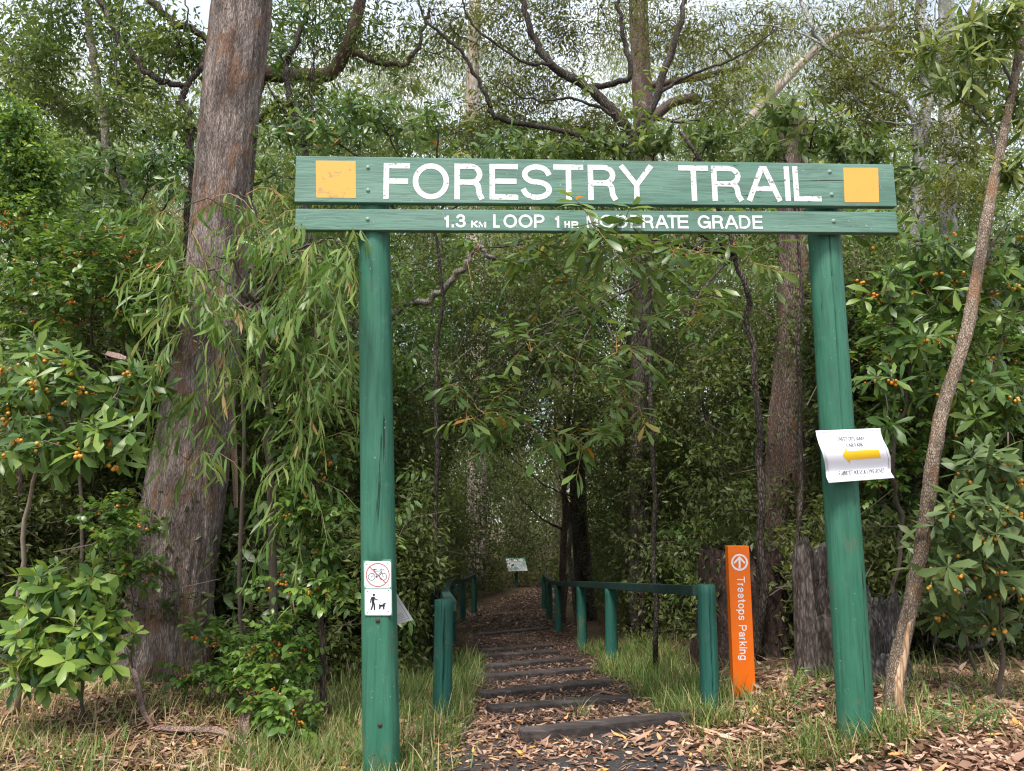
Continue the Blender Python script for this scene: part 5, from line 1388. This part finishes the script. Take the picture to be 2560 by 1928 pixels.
# 14 --- dark stems and saplings in the gap beyond the handrails
stems = [(1405, 16, 20, 'dark thin stem beside the end of the right handrail', 6.0, .9), (1470, 17, 50, 'thickest dark trunk in the gap, right of the trail bend', 9.0, 0), (1450, 15.2, 14, 'slim forked dark stem left of the thickest trunk', 5.0, .8), (1585, 14, 36, 'dark trunk behind the right handrail middle', 8.0, 0), (1690, 12.5, 26, 'black trunk behind the near end of the right handrail', 7.0, .7),
         (1790, 10.5, 12, 'thin sapling behind the broad stump', 4.8, .8), (2170, 8.2, 24, 'twisting dark stem behind the paper sign', 4.2, .7), (2240, 8.4, 22, 'wavy brown stem between the paper sign and the leaning trunk', 4.2, .7), (1030, 17, 18, 'brown sapling in the thicket behind the left handrail', 6.0, .9)]
for i, (px, Y, wpx, lab, h, cr) in enumerate(stems):
    b0 = at(px, Y); r = wpx * Y / F_PX / 2
    w1, w2 = rng.normal(0, .12, 2)
    tp = b0 + np.array([w2 * 2, 0, h])
    L_ = [([b0 + np.array([0, 0, -.1]), b0 + np.array([w1, 0, h * .35]), b0 + np.array([w2, .1, h * .7]), tp], r, r * .45, 9)]
    for j in range(4 if cr else 2):
        f_ = rng.uniform(.3, .85); a = rng.uniform(0, 6.28); s0 = b0 + np.array([w1 * f_, 0, h * f_]); ln = rng.uniform(.6, 1.3)
        L_.append(([s0, s0 + np.array([math.cos(a) * ln * .5, math.sin(a) * ln * .5, .25]), s0 + np.array([math.cos(a) * ln, math.sin(a) * ln, .75])], r * .35, .006, 5))
    el_ = [(tp + np.array([0, 0, -.3]), (1.1, 1.0, .8), 46), (b0 + np.array([0, 0, h * .66]), (1.0, .9, .9), 30)] if cr else [(tp, (1.5, 1.4, 1.0), 70)]
    woody('dark_tree' if not cr else 'sapling', lab, 'tree', b0, L_, M['bark_dark'] if i % 3 else M['bark_brown'], el_, f_tuft(.22, 26, .062, .42), 'small', M['lf_dark'] if i % 2 else M['lf_mid'], gap=.1, tw=.004, group='stems in the shaded gap beyond the handrails')

# ------------------------------------------------------------------ thickets that read as one mass
def mass(name, label, n, region, per, L, w, mat, rad, twigs=0, thr=-.05, fs=.45, tint=(.15, .8), droop=.25, spray=False):
    pts_ = []
    while len(pts_) < n:
        x, y, z = region()
        if z is None: continue
        if mnoise.noise(Vector((x * fs * 1.6, y * fs * 1.6, z * fs * 1.6))) + .5 * mnoise.noise(Vector((x * 1.9, y * 1.9, z * 1.9))) > thr: pts_.append((x, y, z))
    C = np.array(pts_)
    tm = np.array([.5 + .55 * mnoise.noise(Vector((p[0] * .8, p[1] * .8, p[2] * .8 + 30))) for p in C]) * (tint[1] - tint[0]) + tint[0] + rng.normal(0, .08, n)
    if spray:
        lv = Leaves('lance'); sprays(lv, C, outward(rdir(n), .1, .3, .7), per, L, w, tint, rad, .45)
    else:
        lv = Leaves('small'); scatter(lv, C, rad, per, L, w, tint, droop, tintmod=tm)
    me = lv.mesh(name, [mat, M['twig']])
    o = place(name, me); tag(o, label, 'undergrowth', kind='stuff')
    if twigs:
        mb = MB()
        for c in C[rng.permutation(n)[:twigs]]:
            d = rdir(1, -.2, 1)[0]; ln = rng.uniform(.3, .9)
            mb.tube([c - d * ln * .6, c + rng.normal(0, .06, 3), c + d * ln * .5 + rng.normal(0, .08, 3)], [.006, .004, .002], 3, False)
        tw = mb.build('twigs', M['twig'], o)
        tw['kind'] = 'stuff'
    return o
def reg_left():
    y = 7.4 + 9.5 * rng.random() ** 1.5
    xr = float(path_x(y)) - 1.05 - .35 * rng.random() ** .5; xl = -.78 * y - .6
    x = xr + (xl - xr) * rng.random()
    top = 2.2 + .30 * (y - 7) + 1.3 * min(1, (xr - x) / 1.5) + .8 * mnoise.noise(Vector((x * .9, y * .9, 0)))
    return x, y, gz(x, y) + .05 + top * rng.random() ** .9
def reg_right():
    y = 7.6 + 9.5 * rng.random() ** 1.5
    xl = float(path_x(y)) + 1.15 + .4 * rng.random() ** .5; xr = .78 * y + .6
    x = xl + (xr - xl) * rng.random()
    if y < 9.2 and x < 3.0 and rng.random() < .8: return 0, 0, None
    top = 2.2 + .30 * (y - 7) + 1.3 * min(1, (x - xl) / 1.5) + .8 * mnoise.noise(Vector((x * .9, y * .9, 7)))
    h = .05 + top * rng.random() ** .9
    if y < 9.4 and .315 < x / y < .395 and (h > 1.9 or y < 8.45): return 0, 0, None
    return x, y, gz(x, y) + h
def reg_end():
    y = 19 + 11 * rng.random(); x = rng.uniform(-.5 * y, .5 * y)
    if abs(x - float(path_x(y))) < 1.5 and y < 26.5: return 0, 0, None
    top = 5.5 + 3.0 * mnoise.noise(Vector((x * .35, y * .35, 2)))
    return x, y, gz(x, y) + .05 + top * rng.random() ** 1.1
def reg_over():
    y = 9.5 + 11 * rng.random(); x = float(path_x(y)) + rng.normal(0, 1.1)
    return x, y, gz(x, y) + 2.9 + .10 * (y - 9) + 2.6 * rng.random() + .5 * mnoise.noise(Vector((x, y, 3)))
mass('left_undergrowth', 'dense small leaved undergrowth filling the bank left of the trail', 9500, reg_left, 30, .075, .5, M['lf_dark'], .20, 2200)
mass('right_undergrowth', 'dense small leaved undergrowth filling the bank right of the trail', 9500, reg_right, 30, .075, .5, M['lf_dark'], .20, 2200)
mass('trail_end_thicket', 'shaded thicket closing the view where the trail bends', 9000, reg_end, 30, .115, .45, M['lf_dark'], .36, 1600, thr=-.1)
mass('overhanging_foliage', 'fine foliage arching over the trail', 1900, reg_over, 28, .07, .45, M['lf_dark'], .24, 300)
def reg_far():
    y = 30 + 45 * rng.random(); x = rng.uniform(-.75 * y, .75 * y)
    top = 8 + 5 * mnoise.noise(Vector((x * .12, y * .12, 2))) + 3 * mnoise.noise(Vector((x * .4, y * .4, 5)))
    return x, y, gz(x, y) + max(2, top) * rng.random() ** .8
mass('far_wood', 'far wood of pale green gum foliage behind everything', 9000, reg_far, 28, .33, .3, M['lf_gum'], .95, 0, thr=-.1, fs=.12, tint=(.1, .8), droop=.6)

def reg_mid():
    y = 12.5 + 10 * rng.random(); x = rng.uniform(-.74 * y, .74 * y)
    z = 2.6 + (.52 * y - 1.0) * rng.random() ** .9
    if abs(x - float(path_x(y))) < 2.2 and z < 4.4: return 0, 0, None
    return x, y, z
mass('middle_canopy', 'mixed mid distance foliage of the lower canopy behind the sign', 9000, reg_mid, 30, .10, .38, M['lf_mid'], .32, 1500, thr=.16, fs=.35, tint=(.1, .95))
def reg_low():
    sd = rng.random() < .55
    y = 6.6 + 2.6 * rng.random(); x = rng.uniform(-.76 * y, -1.75) if sd else rng.uniform(2.5, .78 * y)
    return x, y, gz(x, y) + .05 + (1.5 if sd else 1.2) * rng.random() ** 1.2
mass('low_undergrowth', 'low tangle of leaves and dry twigs along the front of the bush', 3600, reg_low, 18, .085, .42, M['lf_dark'], .17, 1300, thr=.02, fs=.6, tint=(.1, .9))

def reg_fc():
    y = 26 + 30 * rng.random(); x = rng.uniform(-.74 * y, .74 * y); z = 5 + (.66 * y - 4) * rng.random()
    return x, y, z
mass('far_canopy', 'pale green far gum canopy with glints of sky between the leaves', 10500, reg_fc, 26, .26, .2, M['lf_gum'], .85, 0, thr=-.02, fs=.14, tint=(.25, 1.0), droop=1.0)

def reg_ll():
    y = 7.0 + 3.5 * rng.random(); x = rng.uniform(-.74 * y, float(path_x(y)) - 1.3); return x, y, gz(x, y) + .3 + 4.2 * rng.random()
def reg_rr():
    y = 7.4 + 3.5 * rng.random(); x = rng.uniform(float(path_x(y)) + 1.5, .74 * y)
    if .30 < x / y < .40 or (x / y < .30 and y < 8.6): return 0, 0, None
    return x, y, gz(x, y) + .3 + 4.2 * rng.random()
def reg_cc():
    y = 9 + 7 * rng.random(); x = float(path_x(y)) + rng.normal(0, 1.6); return x, y, gz(x, y) + 2.6 + .1 * y + 2.2 * rng.random()
mass('broad_leaved_bush', 'glossy broad leaved growth among the small leaved bush left of the trail', 900, reg_ll, 9, .125, .34, M['lf_berry'], .26, 500, thr=-.1, spray=True)
mass('broad_leaved_bush', 'glossy broad leaved growth among the small leaved bush right of the trail', 800, reg_rr, 9, .125, .34, M['lf_berry'], .26, 500, thr=-.1, spray=True)
mass('broad_leaved_bush', 'glossy broad leaves hanging over the middle of the trail', 190, reg_cc, 9, .125, .33, M['lf_spray'], .26, 260, thr=-.1, spray=True)

def reg_up():
    y = 9.5 + 5.5 * rng.random(); x = rng.uniform(-.74 * y, .74 * y); return x, y, 2.9 + (.62 * y - 1.6) * rng.random()
mass('broad_leaved_canopy', 'fresh green broad leaf sprays of the lower canopy over and behind the sign', 1250, reg_up, 9, .15, .34, M['lf_mid'], .30, 500, thr=.02, fs=.4, spray=True, tint=(.25, .95))
# ------------------------------------------------------------------ ground cover
def rand_on(n, x0, x1, y0, y1, keep=None):
    x = rng.uniform(x0, x1, n); y = rng.uniform(y0, y1, n)
    if keep is not None:
        m = rng.random(n) < keep(x, y); x, y = x[m], y[m]
    return x, y
def vnoise(x, y, s, o=0.0): return np.array([mnoise.noise(Vector((a * s, b * s, o))) for a, b in zip(x, y)])

def litter(lv, x, y, L, w, lift=.012, tint=(0, 1), tilt=.25, skew=1.0):
    n = len(x); z = ground_z(x, y) + lift + np.abs(rng.normal(0, .008, n))
    a = rng.uniform(0, 6.28, n); A = np.stack([np.cos(a), np.sin(a), rng.normal(0, .10, n)], 1)
    lv.add(np.stack([x, y, z], 1) - A * (L * .5), A, UP + rng.normal(0, tilt, (n, 3)), L * rng.uniform(.5, 1.35, n), L * w * rng.uniform(.7, 1.4, n), tint[0] + (tint[1] - tint[0]) * rng.random(n) ** skew, rng.normal(-.05, .22, n), rng.normal(0, .05, n))

lv = Leaves('lance')
def on_apron(x, y): return (x > -.75) & (x < 1.2 + .8 * sstep(4.95, 4.2, y)) & (y < 5.9)
def k_front(x, y):
    base = np.where(on_apron(x, y), .14 + .55 * (vnoise(x, y, 1.6, 3) > .12) + .45 * (x < .12 + .2 * vnoise(x, y, 3, 1)), .9)
    left = sstep(-.7, -1.1, x); return base * (1 - .1 * left)
x, y = rand_on(27000, -3.6, 4.6, 2.7, 6.6, k_front); litter(lv, x, y, .064, .30, tint=(.0, .98), skew=1.15)
x, y = rand_on(30000, -3.6, 4.6, 2.7, 6.8, lambda x, y: np.where(on_apron(x, y), .25 + .5 * (x < .15), .9)); litter(lv, x, y, .03, .38, lift=.006, tint=(0, .8), tilt=.5)
x, y = rand_on(7500, .75, 4.6, 3.0, 6.6, lambda x, y: (.2 + .8 * sstep(1.2, 1.9, x))); litter(lv, x, y, .085, .30, lift=.02, tint=(.1, .96))
x, y = rand_on(1500, -.8, 2.0, 4.85, 5.9, lambda x, y: np.full(len(x), .75)); litter(lv, x, y, .08, .24, tint=(.2, 1.0))
x, y = rand_on(6000, -7, 8, 6.6, 12, lambda x, y: np.where(np.abs(x - path_x(y)) < .95, 0, .7)); litter(lv, x, y, .085, .3, tint=(.05, .85))
x, y = rand_on(4200, -3.6, 4.6, 2.7, 7.5, lambda x, y: np.where(on_apron(x, y), .3, .9)); litter(lv, x, y, .17, .035, lift=.012, tint=(.05, .75), tilt=.5)
x, y = rand_on(900, -3.6, 4.6, 2.8, 6.8, lambda x, y: np.where(on_apron(x, y), .2, .9)); litter(lv, x, y, .16, .2, lift=.02, tint=(.2, .9), tilt=.4)
tag(lv.build('leaf_litter', M['litter']), 'fallen brown and orange gum leaves strewn over the ground in front', 'leaf litter', kind='stuff')
lv = Leaves('lance')
yy = 5.6 + 17.5 * rng.random(21000) ** 1.25; xx = path_x(yy) + rng.normal(0, .42, len(yy)); litter(lv, xx, yy, .055, .27, tint=(0, .93), tilt=.35, skew=1.4)
yy = 5.6 + 10 * rng.random(16000); xx = path_x(yy) + rng.normal(0, .45, len(yy)); litter(lv, xx, yy, .026, .35, tint=(0, .7), tilt=.5)
yy = rng.uniform(15, 26, 5000); xx = path_x(yy) + rng.uniform(-1.2, 1.2, 5000); litter(lv, xx, yy, .11, .27, tint=(.2, .97), tilt=.3)
tag(lv.build('trail_mulch', M['mulch']), 'dark leaf mulch and fallen leaves covering the trail', 'leaf litter', kind='stuff')

def tufts(lv, x, y, per, L, w, dry, spread=.05, lean=.45):
    n = len(x); k = n * per
    cx, cy_ = np.repeat(x, per) + rng.normal(0, spread, k), np.repeat(y, per) + rng.normal(0, spread, k)
    a = rng.uniform(0, 6.28, k); e = np.abs(rng.normal(0, lean, k))
    A = np.stack([np.sin(e) * np.cos(a), np.sin(e) * np.sin(a), np.cos(e)], 1)
    Nn = np.stack([-np.cos(a), -np.sin(a), np.full(k, .25)], 1)
    isdry = rng.random(k) < np.repeat(dry, per)
    T = np.where(isdry, rng.uniform(.62, 1, k), rng.uniform(0, .58, k))
    lv.add(np.stack([cx, cy_, ground_z(cx, cy_) - .01], 1), A, -Nn, L * rng.uniform(.45, 1.35, k), w * rng.uniform(.8, 1.75, k), T, -rng.uniform(.1, .75, k), rng.normal(0, .03, k))
lv = Leaves('blade')
# left foreground: long half-dry grass
x, y = rand_on(2600, -3.9, -.78, 3.1, 6.3, lambda x, y: .75 * (vnoise(x, y, 2.2, 5) > .08)); tufts(lv, x, y, 9, .145, .0056, .02 + .36 * (vnoise(x, y, 1.1, 8) + .5), .06, .75)
x, y = rand_on(560, -3.9, -.8, 3.1, 6.0); tufts(lv, x, y, 14, .15, .0055, np.full(len(x), .80), .12, 1.35)
# verge between the left post and the rail, and along the left of the steps
x, y = rand_on(700, -1.6, -.35, 4.5, 9.5, lambda x, y: np.where(x < path_x(y) - .72, .85, .0)); tufts(lv, x, y, 16, .20, .006, np.full(len(x), .16), .05, .5)
# verge under the right rail
x, y = rand_on(760, .75, 1.9, 5.9, 10.5, lambda x, y: np.where((x > path_x(y) + .66 + .14 * vnoise(x, y, 1.5)) & (x < 1.75) & (vnoise(x, y, 2.6, 2) > -.12), .95, 0)); tufts(lv, x, y, 20, .20, .0058, np.full(len(x), .12), .05, .55)
# tufts at the feet of the bollard, rail post and right sign post
for px, Y, n, r, L in ((1730, 5.75, 9, .12, .24), (1840, 5.55, 26, .22, .2), (1960, 4.9, 20, .2, .13), (2040, 4.75, 20, .16, .2), (2160, 4.6, 22, .16, .2), (2000, 5.8, 26, .35, .17), (2350, 4.7, 26, .4, .13), (2480, 4.9, 26, .4, .15), (1640, 5.9, 12, .2, .15), (2250, 5.2, 14, .25, .16), (2450, 5.6, 30, .5, .22), (950, 4.2, 14, .14, .16), (1000, 4.6, 10, .2, .16)):
    c = at(px, Y); xs = c[0] + rng.normal(0, r, n); ys = Y + rng.normal(0, r * .6, n); tufts(lv, xs, ys, 16, L, .0062, np.full(n, .25), .035, .65)
x, y = rand_on(420, 1.2, 4.8, 3.2, 6.8, lambda x, y: .6 * (vnoise(x, y, .9, 4) > .0)); tufts(lv, x, y, 10, .13, .005, np.full(len(x), .4), .06, .7)
x, y = rand_on(900, -6, 7, 6.5, 10, lambda x, y: np.where(np.abs(x - path_x(y)) > 1.2, .6, 0)); tufts(lv, x, y, 9, .24, .006, np.full(len(x), .35), .08, .7)
tag(lv.build('grass', M['grass']), 'long green and straw coloured grass on the verges', 'grass', kind='stuff')

# feathery seedlings
def seedling(label, px, Y, n, L):
    b0 = at(px, Y); b0[2] += .0 if n > 3 else .10; root = thing('seedling', label, 'seedling', b0); lv = Leaves('small'); mb = MB()
    for i in range(n):
        a = rng.uniform(-.3, 3.6) if n > 2 else (.15 + i * 2.6); d = np.array([math.cos(a), -.35, .55]); d /= np.linalg.norm(d)
        q = [b0 + np.array([0, 0, 0]), b0 + d * L * .5 + np.array([0, 0, .04]), b0 + d * L + np.array([0, 0, .01])]
        mb.tube(q, [.003, .002, .001], 4, False)
        if n <= 3: mb.tube([q[0] + np.array([0, 0, -.14]), q[0]], [.004, .003], 4, False)
        for s_ in np.linspace(.25, 1, 9):
            c = q[0] * (1 - s_) ** 2 + 2 * q[1] * s_ * (1 - s_) + q[2] * s_ ** 2
            sd = unit(np.cross(d, [0, 0, 1.0])[None])[0]
            for sg in (-1, 1):
                lv.add(c[None], (sd * sg + d * .35)[None], UP + rng.normal(0, .2, (1, 3)), [.045 * L / .3], [.02 * L / .3], [rng.random()], .15)
    mb.build('stem', M['twig_green'], root); lv.build('leaflets', M['lf_fern'], root)
seedling('small seedling with paired round leaflets between the bollard and the right post', 1965, 5.2, 3, .36)
seedling('feathery seedling in the leaf litter right of the right sign post', 2400, 4.55, 7, .26)

# fallen sticks, bark and the like
def stick(name, label, cat, pp, r0, r1, mat, group=None):
    mb = MB(); limb(mb, pp, r0, r1, 7, rough=.12); o = mb.build(name, mat, smooth=True); tag(o, label, cat, group); return o
def gp(px, py, up=.02):
    p = G(px, py); return p + np.array([0, 0, up])
stick('fallen_branch', 'pale fallen branch slanting up behind the leaning trunk', 'branch', [gp(2300, 1620), P(2370, 1530, 6.0), P(2450, 1430, 6.2)], .022, .015, M['grey_wood'])
stick('fallen_branch', 'thin fallen branch lying low under the lower right shrub', 'branch', [gp(2330, 1610), P(2400, 1622, 5.7), P(2480, 1600, 5.9)], .02, .012, M['grey_wood'])
stick('fallen_branch', 'bare stick leaning down to the right handrail under the dark trunks', 'branch', [P(1530, 1330, 11.5), P(1620, 1420, 11), gp(1740, 1560)], .025, .02, M['grey_wood'])
stick('fallen_branch', 'stick lying behind the bollard foot', 'branch', [gp(1790, 1676), gp(1850, 1655, .04), gp(1960, 1650)], .018, .012, M['grey_wood'])
def strip(name, label, pp, w, mat, curl=.3):
    q = poly(pp, 10); tg = unit(np.gradient(q, axis=0)); V = []; F = []
    for i, (p, t_) in enumerate(zip(q, tg)):
        a = curl * math.sin(i * .35) + .3; s_ = np.cross(t_, [math.sin(a) * .6, -.7, math.cos(a)]); s_ /= np.linalg.norm(s_) + 1e-9; nn = np.cross(s_, t_)
        ww = w * (.35 + .65 * math.sin(math.pi * min(1, (i + 2) / (len(q) + 2))) ** .5)
        V += [p - s_ * ww / 2 + nn * w * .15, p - nn * w * .1, p + s_ * ww / 2 + nn * w * .15, p + s_ * ww / 2 + nn * (w * .15 + .004), p + nn * (-w * .1 + .004), p - s_ * ww / 2 + nn * (w * .15 + .004)]
    for i in range(len(q) - 1):
        for j in range(6): F.append((i * 6 + j, i * 6 + (j + 1) % 6, (i + 1) * 6 + (j + 1) % 6, (i + 1) * 6 + j))
    F += [(5, 4, 3, 2, 1, 0), tuple((len(q) - 1) * 6 + j for j in range(6))]
    mb = MB(); mb.add(V, F); return tag(mb.build(name, mat, smooth=False), label, 'bark', 'strips of shed bark')
strip('bark_strip', 'long curled bark strip arching from the gum foot down to the grass', [gp(310, 1690, .12), gp(335, 1740, .14), gp(355, 1800, .06), gp(380, 1826, .02)], .034, M['barkstrip'])
strip('bark_strip', 'thin bark strip hanging beside the arching one at the gum foot', [gp(275, 1660, .25), gp(310, 1662, .22), gp(338, 1700, .08), gp(350, 1722, .03)], .024, M['barkstrip'])
strip('bark_strip', 'flat bark strip lying across the grass at the bottom left', [gp(385, 1835, .03), gp(470, 1842, .04), gp(560, 1850, .04), gp(640, 1905, .03)], .04, M['barkstrip'])
strip('bark_strip', 'upright curled bark piece left of the left post in the grass', [gp(606, 1850, .0), gp(608, 1845, .10), gp(620, 1840, .17)], .07, M['barkstrip'])
strip('bark_strip', 'pale bark flake resting on the straw at the gum foot', [gp(430, 1712, .04), gp(455, 1702, .06), gp(480, 1695, .05)], .05, M['barkstrip'])
strip('bark_strip', 'long bark ribbon hanging from the wattle in front of the gum', [P(560, 925, 5.9), P(578, 1010, 5.8), P(585, 1130, 5.8), P(590, 1270, 5.8)], .045, M['barkstrip'], .1)
strip('bark_strip', 'brown bark plate caught in the leaves left of the gum', [P(262, 885, 4.75), P(290, 893, 4.7), P(312, 900, 4.7)], .06, M['barkstrip'], .1)
EXPOSURE = 1.12
# ------------------------------------------------------------------ light, sky, camera
SUN_EL, SUN_AZ = R(58), R(200)       # high, behind the viewer and a little to the left
w = D.worlds.new('World'); SC.world = w; w.use_nodes = True
nt_ = w.node_tree; nt_.nodes.clear()
sky = nt_.nodes.new('ShaderNodeTexSky'); sky.sky_type = 'NISHITA'; sky.sun_disc = False
sky.sun_elevation = SUN_EL; sky.sun_rotation = SUN_AZ; sky.air_density = 1.2; sky.dust_density = 2.0
tc = nt_.nodes.new('ShaderNodeTexCoord')
cn = nt_.nodes.new('ShaderNodeTexNoise'); cn.inputs['Scale'].default_value = 3.2; cn.inputs['Detail'].default_value = 6; cn.inputs['Roughness'].default_value = .6
nt_.links.new(tc.outputs['Generated'], cn.inputs['Vector'])
cr = nt_.nodes.new('ShaderNodeValToRGB'); cr.color_ramp.elements[0].position = .36; cr.color_ramp.elements[1].position = .66; cr.color_ramp.elements[0].color = (.25, .25, .25, 1); cr.color_ramp.elements[1].color = (.85, .85, .85, 1)
nt_.links.new(cn.outputs['Fac'], cr.inputs[0])
mx_ = nt_.nodes.new('ShaderNodeMix'); mx_.data_type = 'RGBA'
nt_.links.new(cr.outputs[0], mx_.inputs[0]); nt_.links.new(sky.outputs[0], mx_.inputs[6]); mx_.inputs[7].default_value = (10.0, 10.6, 11.2, 1)
bg = nt_.nodes.new('ShaderNodeBackground'); bg.inputs['Strength'].default_value = .085
nt_.links.new(mx_.outputs[2], bg.inputs['Color'])
wo = nt_.nodes.new('ShaderNodeOutputWorld'); nt_.links.new(bg.outputs[0], wo.inputs['Surface'])

sl = D.lights.new('sun', 'SUN'); sl.energy = 2.6; sl.angle = R(16); sl.color = (1.0, .95, .88)
so = D.objects.new('sun', sl); COL.objects.link(so)
dv = Vector((math.sin(SUN_AZ) * math.cos(SUN_EL), math.cos(SUN_AZ) * math.cos(SUN_EL), math.sin(SUN_EL)))
so.rotation_euler = dv.to_track_quat('Z', 'Y').to_euler(); so.location = (0, -5, 30)

cam = D.cameras.new('camera'); cam.sensor_width = 36.0; cam.lens = 36.0 * F_PX / W_PX; cam.clip_start = .05; cam.clip_end = 900
co_ = D.objects.new('camera', cam); COL.objects.link(co_); co_.location = (0, 0, EYE); co_.rotation_euler = (math.pi / 2 + PITCH, 0, 0)
SC.camera = co_
SC.view_settings.view_transform = 'Standard'; SC.view_settings.look = 'None'; SC.view_settings.gamma = 1.0
SC.view_settings.exposure = EXPOSURE
SC.render.engine = 'CYCLES'
cy = SC.cycles
cy.max_bounces = 10; cy.diffuse_bounces = 6; cy.glossy_bounces = 3; cy.transmission_bounces = 6; cy.transparent_max_bounces = 4
cy.sample_clamp_indirect = 6.0; cy.use_denoising = True; cy.denoiser = 'OPENIMAGEDENOISE'
cy.denoising_input_passes = 'RGB_ALBEDO_NORMAL'; cy.denoising_prefilter = 'ACCURATE'
cy.use_adaptive_sampling = True; cy.adaptive_threshold = .01; cy.filter_width = 1.2
for o in D.objects:
    if 'origin' in o: del o['origin']
